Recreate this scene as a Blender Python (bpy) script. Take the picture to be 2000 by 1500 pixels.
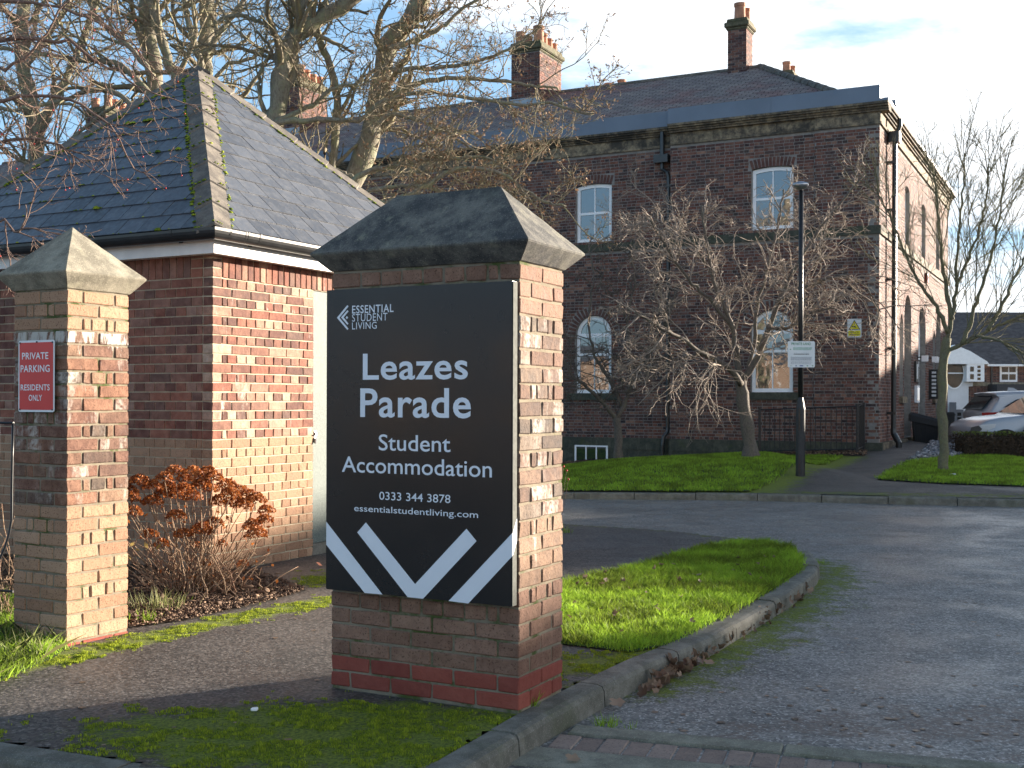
import bpy, math, random
import numpy as np
from mathutils import Vector, Matrix, noise as mnoise
random.seed(7); RNG = np.random.default_rng(7)
for o in list(bpy.data.objects): bpy.data.objects.remove(o)
S = bpy.context.scene
COL = S.collection
R = math.radians
# ------------------------------------------------------------------ camera
EYE = 1.36; F = 2276.55; HOR = 782.9; ROLL = 0.003
cam = bpy.data.cameras.new('camera'); camo = bpy.data.objects.new('camera', cam); COL.objects.link(camo)
cam.sensor_width = 36; cam.lens = 36*F/2000; cam.shift_y = (HOR-750)/2000
cam.clip_start = .05; cam.clip_end = 3000
camo.location = (0, 0, EYE)
camo.matrix_world = Matrix.Translation((0, 0, EYE)) @ Matrix.Rotation(R(90), 4, 'X') @ Matrix.Rotation(ROLL, 4, 'Z')
cam.dof.use_dof = True; cam.dof.focus_distance = 5.6; cam.dof.aperture_fstop = 14
S.camera = camo
# ------------------------------------------------------------------ sky and sun
SUN_AZ = (0.860, 0.510); SUN_EL = R(9.5)
W = bpy.data.worlds.new('World'); S.world = W; W.use_nodes = True
nt = W.node_tree; nt.nodes.clear()
def wn(t, **k):
    n = nt.nodes.new(t)
    for a, b in k.items(): setattr(n, a, b)
    return n
def wl(a, b): nt.links.new(a, b)
sky = wn('ShaderNodeTexSky', sky_type='NISHITA', sun_disc=False, sun_elevation=SUN_EL, sun_rotation=math.atan2(SUN_AZ[0], SUN_AZ[1]))
sky.air_density = 1.0; sky.dust_density = .5; sky.ozone_density = 3.2; sky.altitude = 60
tc = wn('ShaderNodeTexCoord'); sep = wn('ShaderNodeSeparateXYZ'); wl(tc.outputs['Generated'], sep.inputs[0])
def wmath(op, a, b=None, c=None):
    n = wn('ShaderNodeMath', operation=op)
    for i, v in enumerate((a, b, c)):
        if v is None: continue
        if isinstance(v, (int, float)): n.inputs[i].default_value = v
        else: wl(v, n.inputs[i])
    return n.outputs[0]
zz = wmath('ADD', wmath('MAXIMUM', sep.outputs[2], 0.0), .18)
cx_ = wmath('DIVIDE', sep.outputs[0], zz); cy_ = wmath('DIVIDE', sep.outputs[1], zz)
cmb = wn('ShaderNodeCombineXYZ'); wl(cx_, cmb.inputs[0]); wl(cy_, cmb.inputs[1])
def wnoise(scale, detail, rough, off, sx=1.0):
    mp = wn('ShaderNodeMapping'); mp.inputs['Location'].default_value = off; mp.inputs['Scale'].default_value = (1, sx, 1); mp.inputs['Rotation'].default_value = (0, 0, .5)
    wl(cmb.outputs[0], mp.inputs[0])
    n = wn('ShaderNodeTexNoise'); n.inputs['Scale'].default_value = scale; n.inputs['Detail'].default_value = detail; n.inputs['Roughness'].default_value = rough
    wl(mp.outputs[0], n.inputs[0]); return n.outputs[0]
n1 = wnoise(.75, 8, .58, (3.1, 1.7, 0), 1.6)
n2 = wnoise(3.2, 8, .6, (0.4, 5.2, 0), 1.4)
dens = wmath('ADD', wmath('MULTIPLY', n1, .78), wmath('MULTIPLY', n2, .22))
bias = wmath('MULTIPLY', sep.outputs[0], .20)          # the cloud bank lies towards the sun (east)
dens = wmath('SUBTRACT', wmath('ADD', dens, bias), wmath('MULTIPLY', wmath('MAXIMUM', wmath('SUBTRACT', sep.outputs[2], .35), 0.0), .5))
cr = wn('ShaderNodeMapRange'); cr.interpolation_type = 'SMOOTHSTEP'
cr.inputs['From Min'].default_value = .487; cr.inputs['From Max'].default_value = .61
wl(dens, cr.inputs['Value'])
mixc = wn('ShaderNodeMixRGB'); mixc.inputs['Color2'].default_value = (5.7, 5.85, 6.05, 1)
gain = wn('ShaderNodeMixRGB', blend_type='MULTIPLY'); gain.inputs['Fac'].default_value = 1; gain.inputs['Color2'].default_value = (.75, .72, .7, 1)
wl(sky.outputs[0], gain.inputs['Color1'])
veil = wn('ShaderNodeMixRGB'); wl(wmath('SUBTRACT', .58, wmath('MULTIPLY', wmath('MAXIMUM', sep.outputs[2], 0.0), .55)), veil.inputs['Fac']); veil.inputs['Color2'].default_value = (2.6, 4.3, 6.2, 1); wl(gain.outputs[0], veil.inputs['Color1'])
wl(wmath('MULTIPLY', cr.outputs[0], .93), mixc.inputs['Fac']); wl(veil.outputs[0], mixc.inputs['Color1'])
bg = wn('ShaderNodeBackground'); bg.inputs['Strength'].default_value = .05
wo = wn('ShaderNodeOutputWorld'); wl(mixc.outputs[0], bg.inputs[0]); wl(bg.outputs[0], wo.inputs[0])
sl = bpy.data.lights.new('sun', 'SUN'); sl.energy = 4.0; sl.angle = R(.55); sl.color = (1, .87, .72)
so = bpy.data.objects.new('sun', sl); COL.objects.link(so)
sv = Vector((SUN_AZ[0]*math.cos(SUN_EL), SUN_AZ[1]*math.cos(SUN_EL), math.sin(SUN_EL))).normalized()
so.rotation_euler = sv.to_track_quat('Z', 'Y').to_euler(); so.location = sv*60
S.view_settings.view_transform = 'Standard'; S.view_settings.look = 'None'; S.view_settings.gamma = 1
S.view_settings.use_curve_mapping = False; S.view_settings.exposure = 2.42
S.render.engine = 'CYCLES'
# ------------------------------------------------------------------ geometry helpers
def sstep(x, a, b):
    t = np.clip((np.asarray(x, float)-a)/(b-a), 0, 1); return t*t*(3-2*t)
def slope_x(x):
    x = np.asarray(x, float)
    s = -.0164+(x-1.4)*.00646
    s = np.clip(s, -.03, .0285)
    return s*(1-sstep(x, 10.0, 11.7))
def G0(x, y):
    y = np.asarray(y, float)
    d = np.clip(y-16, 0, 22)
    far = -1.25*sstep(y, 42, 78)
    return d*slope_x(x)*(1-sstep(y, 38, 46)) + far
def G(x, y):
    """ground height: the slope up to the building plus an added low bank under its lawn"""
    x = np.asarray(x, float); y = np.asarray(y, float)
    return G0(x, y)+.23*sstep(y, 17.9, 21.8)*(1-sstep(y, 23.6, 27))*sstep(x, -1, 2.5)*(1-sstep(x, 5.0, 6.3))  # bank term is made up so the lawn tree can catch the sun
def unroll(px, py):
    c, s = math.cos(ROLL), math.sin(ROLL); a, b = px-1000, py-750
    return c*a+s*b, -s*a+c*b-(HOR-750)
def P3(px, py, Y):
    u, v = unroll(px, py); return Vector((u/F*Y, Y, EYE-v/F*Y))
def gp(px, py, dz=0.0):
    u, v = unroll(px, py); Y = F*(EYE-dz)/max(v, 5)
    for _ in range(30):
        Y = .5*Y+.5*F*(EYE-dz-float(G0(u/F*Y, Y)))/max(v, 5)
    return (u/F*Y, Y)
def mesh(name, verts, faces, mat=None, parent=None, loc=None, smooth=False, attr=None):
    me = bpy.data.meshes.new(name); me.from_pydata([tuple(v) for v in verts], [], faces); me.update()
    if mat:
        for m in (mat if isinstance(mat, (list, tuple)) else [mat]): me.materials.append(m)
    if smooth: me.polygons.foreach_set('use_smooth', [True]*len(me.polygons))
    if attr is not None:
        a = me.attributes.new('rnd', 'FLOAT', attr[0]); a.data.foreach_set('value', np.asarray(attr[1], dtype=np.float32))
    return link(name, me, parent, loc)
def mesh_np(name, V, Fc, mat, parent=None, smooth=False, attr=None, k=3):
    """fast path: V (n,3), Fc (m,k)"""
    me = bpy.data.meshes.new(name); V = np.asarray(V, np.float32); Fc = np.asarray(Fc, np.int32); k = Fc.shape[1]
    me.vertices.add(len(V)); me.vertices.foreach_set('co', V.ravel())
    me.loops.add(Fc.size); me.loops.foreach_set('vertex_index', Fc.ravel())
    me.polygons.add(len(Fc)); me.polygons.foreach_set('loop_start', np.arange(0, Fc.size, k, dtype=np.int32))
    if smooth: me.polygons.foreach_set('use_smooth', np.ones(len(Fc), bool))
    me.update(calc_edges=True); me.validate()
    me.materials.append(mat)
    if attr is not None:
        a = me.attributes.new('rnd', 'FLOAT', attr[0]); a.data.foreach_set('value', np.asarray(attr[1], np.float32))
    return link(name, me, parent)
def link(name, me, parent=None, loc=None, rot=None):
    o = bpy.data.objects.new(name, me); COL.objects.link(o)
    if parent is not None: o.parent = parent
    if loc is not None: o.location = loc
    if rot is not None: o.rotation_euler = rot
    return o
def thing(name, label, cat, loc=(0, 0, 0), rz=0, group=None):
    o = bpy.data.objects.new(name, None); COL.objects.link(o); o.location = loc; o.rotation_euler = (0, 0, rz)
    o.empty_display_size = .1
    o['label'] = label; o['category'] = cat
    if group: o['group'] = group
    return o
def tag(o, label, cat, group=None, kind=None):
    o['label'] = label; o['category'] = cat
    if group: o['group'] = group
    if kind: o['kind'] = kind
    return o
def struct(o, kind='structure', label=None):
    o['kind'] = kind
    if label: o['label'] = label
    return o
class MB:
    def __init__(s): s.v = []; s.f = []; s.a = []
    def add(s, vs, fs, rnd=0.0):
        b = len(s.v); s.v += [tuple(v) for v in vs]; s.f += [tuple(i+b for i in f) for f in fs]; s.a += [rnd]*len(fs); return s
    def box(s, x0, x1, y0, y1, z0, z1, rnd=0.0):
        vs = [(x, y, z) for z in (z0, z1) for y in (y0, y1) for x in (x0, x1)]
        return s.add(vs, [(0, 2, 3, 1), (4, 5, 7, 6), (0, 1, 5, 4), (2, 6, 7, 3), (0, 4, 6, 2), (1, 3, 7, 5)], rnd)
    def prism(s, poly, d, axis='z', rnd=0.0):
        """poly: list of 3D points (planar); d: extrusion Vector"""
        n = len(poly); d = Vector(d); top = [Vector(p)+d for p in poly]
        return s.add([*map(Vector, poly), *top], [tuple(range(n))[::-1], tuple(range(n, 2*n))]+[(i, (i+1) % n, n+(i+1) % n, n+i) for i in range(n)], rnd)
    def tube(s, pts, rad, n=8, cap=True, rnd=0.0):
        V, Fc = tube(pts, rad, n, cap); return s.add(V, Fc, rnd)
    def cyl(s, c, r, h, n=16, r2=None, rnd=0.0):
        r2 = r if r2 is None else r2
        return s.tube([c, (c[0], c[1], c[2]+h)], [r, r2], n, True, rnd)
    def lathe(s, prof, n=16, c=(0, 0, 0), rnd=0.0):
        vs = []; fs = []
        for r, z in prof:
            for i in range(n):
                t = 2*math.pi*i/n; vs.append((c[0]+r*math.cos(t), c[1]+r*math.sin(t), c[2]+z))
        for k in range(len(prof)-1):
            for i in range(n):
                j = (i+1) % n; fs.append((k*n+i, k*n+j, (k+1)*n+j, (k+1)*n+i))
        fs.append(tuple(range(n))[::-1]); fs.append(tuple(range((len(prof)-1)*n, len(prof)*n)))
        return s.add(vs, fs, rnd)
    def build(s, name, mat, parent=None, smooth=False, attr=False, loc=None):
        return mesh(name, s.v, s.f, mat, parent, loc, smooth, ('FACE', s.a) if attr else None)
def tube(pts, rad, n=8, cap=True):
    pts = np.array([tuple(p) for p in pts], float); m = len(pts)
    rad = np.full(m, rad, float) if np.isscalar(rad) else np.array(rad, float)
    T = np.empty_like(pts); T[1:-1] = pts[2:]-pts[:-2]; T[0] = pts[1]-pts[0]; T[-1] = pts[-1]-pts[-2]
    T /= np.linalg.norm(T, axis=1)[:, None]+1e-12
    ref = np.array([0, 0, 1.]) if abs(T[0, 2]) < .9 else np.array([1., 0, 0])
    if m > 2 and np.abs(T[:, 2]).max() > .97 and abs(T[0, 2]) < .9: ref = np.array([.577, .577, .577])
    U = np.cross(T, ref); U /= np.linalg.norm(U, axis=1)[:, None]+1e-9
    Wv = np.cross(T, U)
    a = np.arange(n)*2*math.pi/n
    V = (pts[:, None, :]+rad[:, None, None]*(np.cos(a)[None, :, None]*U[:, None, :]+np.sin(a)[None, :, None]*Wv[:, None, :])).reshape(-1, 3)
    Fc = [(k*n+i, k*n+(i+1) % n, (k+1)*n+(i+1) % n, (k+1)*n+i) for k in range(m-1) for i in range(n)]
    if cap: Fc += [tuple(range(n))[::-1], tuple(range((m-1)*n, m*n))]
    return V.tolist(), Fc
def rbox(sx, sy, sz, b=.003, j=.0, seed=0):
    """chamfered box centred at 0, 24 vertices, 26 faces"""
    rnd = random.Random(seed); vs = []; idx = {}
    h = (sx/2, sy/2, sz/2)
    for c in [(x, y, z) for x in (-1, 1) for y in (-1, 1) for z in (-1, 1)]:
        jj = [rnd.uniform(-j, j) for _ in range(3)]
        for ax in range(3):
            p = [c[i]*(h[i]-(0 if i == ax else b))+jj[i] for i in range(3)]
            idx[(c, ax)] = len(vs); vs.append(p)
    fs = []
    for ax in range(3):
        o1, o2 = [(1, 2), (2, 0), (0, 1)][ax]
        for sg in (-1, 1):
            q = []
            for a, bb in ((-1, -1), (1, -1), (1, 1), (-1, 1)):
                c = [0, 0, 0]; c[ax] = sg; c[o1] = a; c[o2] = bb; q.append(idx[(tuple(c), ax)])
            fs.append(tuple(q if sg > 0 else q[::-1]))
    for ax in range(3):       # edges along ax
        o1, o2 = [(1, 2), (2, 0), (0, 1)][ax]
        for a in (-1, 1):
            for bb in (-1, 1):
                c0 = [0]*3; c1 = [0]*3; c0[ax] = -1; c1[ax] = 1
                for c in (c0, c1): c[o1] = a; c[o2] = bb
                c0, c1 = tuple(c0), tuple(c1)
                q = [idx[(c0, o1)], idx[(c1, o1)], idx[(c1, o2)], idx[(c0, o2)]]
                fs.append(tuple(q))
    for c in [(x, y, z) for x in (-1, 1) for y in (-1, 1) for z in (-1, 1)]:
        fs.append((idx[(c, 0)], idx[(c, 1)], idx[(c, 2)]))
    return vs, fs
def fix_normals(me):
    import bmesh
    bm = bmesh.new(); bm.from_mesh(me); bmesh.ops.recalc_face_normals(bm, faces=bm.faces); bm.to_mesh(me); bm.free()
def in_poly(x, y, poly):
    x = np.asarray(x, float); y = np.asarray(y, float); r = np.zeros(x.shape, bool); n = len(poly)
    for i in range(n):
        x0, y0 = poly[i]; x1, y1 = poly[(i+1) % n]
        c = ((y0 > y) != (y1 > y)) & (x < (x1-x0)*(y-y0)/((y1-y0) or 1e-9)+x0)
        r ^= c
    return r
def dist_poly(x, y, pts):
    """distance from points to an open polyline"""
    x = np.asarray(x, float); y = np.asarray(y, float); d = np.full(x.shape, 1e9)
    for (x0, y0), (x1, y1) in zip(pts[:-1], pts[1:]):
        dx, dy = x1-x0, y1-y0; L = dx*dx+dy*dy+1e-12
        t = np.clip(((x-x0)*dx+(y-y0)*dy)/L, 0, 1)
        d = np.minimum(d, np.hypot(x-x0-t*dx, y-y0-t*dy))
    return d
def clip_poly(poly, tri):
    out = list(poly); n = len(tri)
    area = sum(tri[i][0]*tri[(i+1) % n][1]-tri[(i+1) % n][0]*tri[i][1] for i in range(n))
    sg = 1 if area > 0 else -1
    for i in range(n):
        ax, ay = tri[i]; bx, by = tri[(i+1) % n]
        f = lambda p: sg*((bx-ax)*(p[1]-ay)-(by-ay)*(p[0]-ax))
        inp = out; out = []
        for k in range(len(inp)):
            p, q = inp[k], inp[(k+1) % len(inp)]; fp, fq = f(p), f(q)
            if fp >= 0: out.append(p)
            if (fp >= 0) != (fq >= 0):
                t = fp/(fp-fq); out.append((p[0]+t*(q[0]-p[0]), p[1]+t*(q[1]-p[1])))
        if not out: return []
    return out
# ------------------------------------------------------------------ materials
MATS = {}
class NT:
    def __init__(s, name):
        s.m = bpy.data.materials.new(name); s.m.use_nodes = True; s.t = s.m.node_tree; s.t.nodes.clear()
        s.out = s.n('ShaderNodeOutputMaterial'); s.b = s.n('ShaderNodeBsdfPrincipled'); s.l(s.b.outputs[0], s.out.inputs[0])
    def n(s, t, **k):
        n = s.t.nodes.new(t)
        for a, b in k.items(): setattr(n, a, b)
        return n
    def l(s, a, b): s.t.links.new(a, b)
    def pos(s):
        if not hasattr(s, '_p'): s._p = s.n('ShaderNodeNewGeometry').outputs['Position']
        return s._p
    def objc(s):
        if not hasattr(s, '_o'): s._o = s.n('ShaderNodeTexCoord').outputs['Object']
        return s._o
    def map(s, vec, scale=(1, 1, 1), rot=(0, 0, 0), loc=(0, 0, 0)):
        m = s.n('ShaderNodeMapping'); m.inputs['Scale'].default_value = scale; m.inputs['Rotation'].default_value = rot; m.inputs['Location'].default_value = loc
        s.l(vec, m.inputs[0]); return m.outputs[0]
    def noise(s, scale, detail=4, rough=.55, vec=None, dist=0):
        n = s.n('ShaderNodeTexNoise'); n.inputs['Scale'].default_value = scale; n.inputs['Detail'].default_value = detail
        n.inputs['Roughness'].default_value = rough; n.inputs['Distortion'].default_value = dist
        s.l(vec if vec is not None else s.pos(), n.inputs[0]); return n.outputs[0]
    def voro(s, scale, vec=None, feature='F1'):
        n = s.n('ShaderNodeTexVoronoi', feature=feature); n.inputs['Scale'].default_value = scale
        s.l(vec if vec is not None else s.pos(), n.inputs[0]); return n
    def math(s, op, a, b=None):
        n = s.n('ShaderNodeMath', operation=op)
        for i, v in enumerate((a, b)):
            if v is None: continue
            if isinstance(v, (int, float)): n.inputs[i].default_value = v
            else: s.l(v, n.inputs[i])
        return n.outputs[0]
    def range(s, v, a, b, c=0., d=1., smooth=True):
        n = s.n('ShaderNodeMapRange'); n.interpolation_type = 'SMOOTHSTEP' if smooth else 'LINEAR'
        for k, x in zip(('From Min', 'From Max', 'To Min', 'To Max'), (a, b, c, d)): n.inputs[k].default_value = x
        s.l(v, n.inputs['Value']); return n.outputs[0]
    def ramp(s, v, stops, interp='LINEAR'):
        n = s.n('ShaderNodeValToRGB'); cr = n.color_ramp; cr.interpolation = interp
        while len(cr.elements) < len(stops): cr.elements.new(.5)
        for e, (p, c) in zip(cr.elements, stops): e.position = p; e.color = (*c, 1)
        s.l(v, n.inputs[0]); return n.outputs[0]
    def mix(s, f, a, b, mode='MIX'):
        n = s.n('ShaderNodeMixRGB', blend_type=mode)
        for i, v in enumerate((f, a, b)):
            if isinstance(v, (int, float)): n.inputs[i].default_value = v
            elif isinstance(v, tuple): n.inputs[i].default_value = (*v, 1)
            else: s.l(v, n.inputs[i])
        return n.outputs[0]
    def sepz(s, vec=None):
        n = s.n('ShaderNodeSeparateXYZ'); s.l(vec if vec is not None else s.pos(), n.inputs[0]); return n.outputs
    def attr(s, name='rnd'):
        return s.n('ShaderNodeAttribute', attribute_name=name).outputs['Fac']
    def rand(s): return s.n('ShaderNodeObjectInfo').outputs['Random']
    def set(s, color=None, rough=None, metal=None, spec=None, **k):
        for key, v in (('Base Color', color), ('Roughness', rough), ('Metallic', metal), ('Specular IOR Level', spec), *k.items()):
            if v is None: continue
            if isinstance(v, (int, float)): s.b.inputs[key].default_value = v
            elif isinstance(v, tuple): s.b.inputs[key].default_value = (*v, 1)
            else: s.l(v, s.b.inputs[key])
        return s
    def bump(s, h, strength=.3, dist=.01):
        b = s.n('ShaderNodeBump'); b.inputs['Strength'].default_value = strength; b.inputs['Distance'].default_value = dist
        s.l(h, b.inputs['Height'])
        if hasattr(s, '_bn'): s.l(s._bn, b.inputs['Normal'])
        s._bn = b.outputs[0]; s.l(s._bn, s.b.inputs['Normal']); return s
def plain(name, col, rough=.6, metal=0., var=.12, scale=8, bump=.05, bs=60, spec=.4):
    t = NT(name); n = t.noise(scale, 5)
    c = t.mix(t.range(n, .3, .7), tuple(x*(1-var) for x in col), tuple(min(1, x*(1+var)) for x in col))
    t.set(c, rough, metal, spec)
    if bump: t.bump(t.noise(bs, 4), bump, .004)
    return t.m
def brickmat(name, stops, src='obj', var=.25, pit=.5, stain=0., green=0., sc=1.0, lime=None):
    t = NT(name); r = t.rand() if src == 'obj' else t.attr()
    c = t.ramp(r, stops, 'LINEAR')
    n = t.noise(14*sc, 6, .65); c = t.mix(t.range(n, .3, .75), t.mix(1, c, (1-var, 1-var, 1-var), 'MULTIPLY'), t.mix(var*.32, c, (.62, .5, .38)))
    # pits in the face
    v = t.noise(115*sc, 3, .6); pits = t.range(v, .56, .66)
    c = t.mix(t.math('MULTIPLY', pits, pit), c, t.mix(1, c, (.28, .24, .22), 'MULTIPLY'))
    if stain:
        vec = t.map(t.pos(), (5, 5, 1.6)); m = t.noise(1.6, 7, .7, vec)
        m2 = t.noise(40, 3, .6); f = t.math('MULTIPLY', t.range(m, .60-.1*stain, .70-.05*stain), t.range(m2, .3, .6))
        rr = t.range(t.math('FRACT', t.math('MULTIPLY', r, 17.3)), .35, .75)
        c = t.mix(t.math('MULTIPLY', t.math('MULTIPLY', f, rr), .8), c, (.50, .45, .39))
    if lime:      # a band of lime washed out under the top courses, running down in streaks
        z = t.sepz()[2]; st_ = t.noise(9, 6, .7, t.map(t.pos(), (2.2, 2.2, .5))); thr = t.math('ADD', t.range(z, lime[0]-lime[1], lime[0]-.06, -.22, .02, False), t.range(z, lime[0]-.10, lime[0]-.06, 0, .10))
        f = t.math('MULTIPLY', t.range(t.math('ADD', st_, thr), .55, .66), t.range(z, lime[0]+.01, lime[0]+.03, 1, 0)); c = t.mix(t.math('MULTIPLY', f, .85), c, (.52, .50, .45))
    if green:
        z = t.sepz()[2]; g = t.math('MULTIPLY', t.range(t.noise(5, 6, .7), .45, .7), green)
        c = t.mix(g, c, (.05, .06, .02))
    t.set(c, t.range(n, .2, .8, .75, .95), 0, .25)
    t.bump(t.noise(28*sc, 6, .65), .7, .009); t.bump(pits, -.6*pit if pit else -.1, .003)
    return t.m
def build_mats():
    M = MATS
    buff = [(0, (.29, .162, .10)), (.5, (.38, .225, .138)), (1, (.44, .275, .175))]
    M['buff'] = brickmat('buff_brick', buff, var=.12, pit=.8)
    M['buffworn'] = brickmat('weathered_buff_brick', [(0, (.19, .11, .07)), (.5, (.27, .165, .105)), (1, (.32, .205, .14))], var=.3, pit=.9, stain=.5)
    M['buffdark'] = brickmat('brown_buff_brick', [(0, (.21, .11, .075)), (1, (.31, .175, .12))], var=.25, pit=.8, green=.1)
    M['red'] = brickmat('smooth_red_brick', [(0, (.22, .052, .038)), (1, (.30, .075, .052))], var=.12, pit=.15)
    multi = [(0, (.075, .05, .04)), (.18, (.17, .08, .053)), (.35, (.09, .068, .055)), (.5, (.19, .09, .06)), (.68, (.13, .078, .058)), (.85, (.21, .125, .085)), (1, (.18, .135, .10))]
    M['multi'] = brickmat('multi_red_brick', multi, var=.45, pit=.9, stain=1.7)
    M['multired'] = brickmat('pillar_red_brick', [(0, (.085, .05, .04)), (.2, (.21, .085, .055)), (.4, (.10, .07, .055)), (.6, (.27, .12, .07)), (.8, (.17, .085, .058)), (1, (.29, .17, .105))], var=.4, pit=.8, stain=1.3, lime=(1.745, .5))
    M['multished'] = brickmat('shed_multi_brick', [(0, (.12, .05, .042)), (.2, (.27, .09, .058)), (.38, (.14, .078, .065)), (.55, (.34, .125, .08)), (.72, (.22, .10, .072)), (.87, (.42, .23, .16)), (1, (.52, .38, .28))], var=.35, pit=.4, stain=.45)
    M['multishade'] = brickmat('shaded_multi_brick', [(0, (.12, .05, .042)), (.2, (.27, .09, .058)), (.38, (.14, .078, .065)), (.55, (.34, .125, .08)), (.72, (.22, .10, .072)), (.87, (.30, .14, .10)), (1, (.34, .20, .15))], src='attr', var=.3, pit=.3)  # shed brick mix with its palest tones darkened, shade painted into the colour
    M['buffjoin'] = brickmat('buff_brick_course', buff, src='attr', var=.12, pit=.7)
    M['oldbrick'] = brickmat('old_brick', [(0, (.04, .028, .035)), (.2, (.10, .045, .045)), (.38, (.19, .065, .05)), (.55, (.09, .052, .052)), (.72, (.24, .09, .062)), (.86, (.15, .085, .075)), (1, (.33, .17, .12))], src='attr', var=.3, pit=.3, green=.15, sc=.6)
    M['housebrick'] = brickmat('house_brick', [(0, (.18, .08, .06)), (1, (.30, .14, .09))], src='attr', var=.3, pit=.2, sc=.5)
    for nm, col, st in (('mortar', (.40, .34, .25), .3), ('mortardark', (.27, .23, .17), .3), ('mortarshed', (.55, .47, .34), .2), ('mortarold', (.30, .28, .26), .4)):
        t = NT(nm); c = t.mix(t.range(t.noise(9, 6, .7), .35, .7), tuple(x*.72 for x in col), col)
        if nm == 'mortardark': c = t.mix(t.range(t.noise(4, 5, .7), .5, .65), c, (.07, .09, .03))
        t.set(c, .95, 0, .1); t.bump(t.noise(180, 3), .6, .003); M[nm] = t.m
    # weathered concrete / stone for caps and kerbs
    M['mortarold2'] = None
    def conc(nm, light, dark, lich=.4, green=.2, bs=130):
        t = NT(nm); a = t.noise(6, 8, .72); c = t.mix(t.range(a, .38, .66), dark, light)
        v = t.noise(160, 2, .5); c = t.mix(t.range(v, .6, .72, 0, .6), c, tuple(x*1.7 for x in light)); c = t.mix(t.range(v, .3, .4, .6, 0), c, tuple(x*.5 for x in dark))
        streak = t.noise(3.2, 6, .7, t.map(t.pos(), (3.5, 3.5, .8), (0, .5, .4)))
        c = t.mix(t.math('MULTIPLY', t.range(streak, .55, .7), lich), c, (.36, .34, .24))
        if green: c = t.mix(t.math('MULTIPLY', t.range(t.noise(2.7, 6, .7), .52, .7), green), c, (.07, .09, .03))
        
        if nm == 'sandstone': c = t.mix(t.math('MULTIPLY', t.range(t.rand(), .5, .7, 0, .9), t.range(t.noise(3.5, 5, .7), .4, .6)), c, (.045, .042, .038))
        t.set(c, .88, 0, .25); t.bump(t.noise(bs, 5, .7), .5, .004); t.bump(t.noise(14, 4), .3, .01); return t.m
    M['capdark'] = conc('dark_cap_stone', (.18, .17, .145), (.06, .06, .06), .4, .12)
    M['caplight'] = conc('pale_cap_stone', (.34, .31, .24), (.17, .155, .12), .5, .25)
    M['kerb'] = conc('kerb_concrete', (.21, .20, .17), (.115, .11, .09), .2, .35, 200)
    M['edging'] = conc('edging_concrete', (.27, .265, .21), (.16, .155, .125), .1, .35, 200)
    M['hip'] = conc('hip_tile_concrete', (.20, .175, .145), (.10, .09, .08), .35, .1)
    M['paver'] = brickmat('paver_block', [(0, (.22, .165, .14)), (1, (.31, .24, .205))], var=.2, pit=.6)
    M['stone'] = conc('sandstone', (.33, .26, .17), (.09, .075, .06), .2, 0, 90)
    M['plinth'] = conc('mossy_plinth_stone', (.10, .10, .075), (.05, .055, .045), .15, .6, 90)
    t = NT('slate'); r = t.rand(); c = t.mix(r, (.060, .066, .078), (.098, .106, .122)); c = t.mix(t.range(t.noise(9, 6, .7), .45, .7, 0, .5), c, (.15, .155, .165))
    t.set(c, t.range(t.noise(20, 4), .3, .7, .35, .55), 0, .5); t.bump(t.noise(25, 6, .7), .3, .006); M['slate'] = t.m
    # far roof: courses of slates
    t = NT('old_slate_roof'); s = t.objc(); br = t.n('ShaderNodeTexBrick')
    br.offset = .5; br.inputs['Scale'].default_value = 1; br.inputs['Brick Width'].default_value = .3; br.inputs['Row Height'].default_value = .16; br.inputs['Mortar Size'].default_value = .012
    br.inputs['Color1'].default_value = (.30, .25, .22, 1); br.inputs['Color2'].default_value = (.19, .155, .15, 1); br.inputs['Mortar'].default_value = (.04, .035, .035, 1)
    uv = t.n('ShaderNodeUVMap'); t.l(uv.outputs[0], br.inputs[0])
    c = t.mix(t.range(t.noise(.7, 6, .7), .48, .62), br.outputs[0], t.mix(1, br.outputs[0], (1.0, .76, .76), 'MULTIPLY')); c = t.mix(t.range(t.noise(2, 8, .75), .58, .72, 0, .5), c, (.28, .27, .23))
    t.set(c, .9, 0, .12); t.bump(br.outputs['Fac'], -.8, .02); M['oldslate'] = t.m
    M['farroof'] = plain('distant_roof_tiles', (.11, .095, .09), .95, 0, .25, 3, .3, 20, .1)
    M['fasciablue'] = plain('lead_grey_fascia', (.15, .185, .24), .45, 0, .08, 1.2, .02)
    M['white'] = plain('white_paint', (.92, .92, .93), .45, 0, .04, 6, .04)
    M['whitefascia'] = plain('white_fascia', (.74, .72, .68), .5, 0, .08, 5, .1)
    M['gutter'] = plain('black_gutter_plastic', (.022, .022, .022), .28, 0, .2, 10, .03, 40, .6)
    M['blackmetal'] = plain('black_metal', (.02, .02, .022), .35, .0, .3, 20, .06)
    M['blackplastic'] = plain('black_plastic', (.012, .012, .014), .55, 0, .2, 8, .1)
    t = NT('steel_door'); v = t.noise(110, 3, .6); t.set(t.mix(t.range(v, .45, .6), (.10, .125, .115), (.17, .20, .18)), .65, 0, .3); t.bump(v, .5, .003); M['door'] = t.m
    M['lock'] = plain('lock_metal', (.6, .6, .58), .25, .9, .1, 30, .05)
    t = NT('sign_black'); n = t.noise(3, 6, .6); t.set((.008, .009, .010), t.range(n, .3, .7, .20, .28), 0, .45)
    sp = t.noise(120, 2, .5, t.map(t.pos(), (1, 1, .25))); M['signblack'] = t.m; t.set(t.mix(t.range(sp, .78, .8, 0, .7), (.008, .009, .010), (.05, .05, .05)))
    M['signedge'] = plain('sign_edge_metal', (.085, .09, .078), .85, .0, .25, 40, .3, 60)
    M['signink'] = plain('sign_white_vinyl', (.78, .80, .84), .45, 0, .02, 8, 0)
    M['inkblack'] = plain('black_print', (.02, .02, .02), .5, 0, .02, 8, 0)
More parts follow.
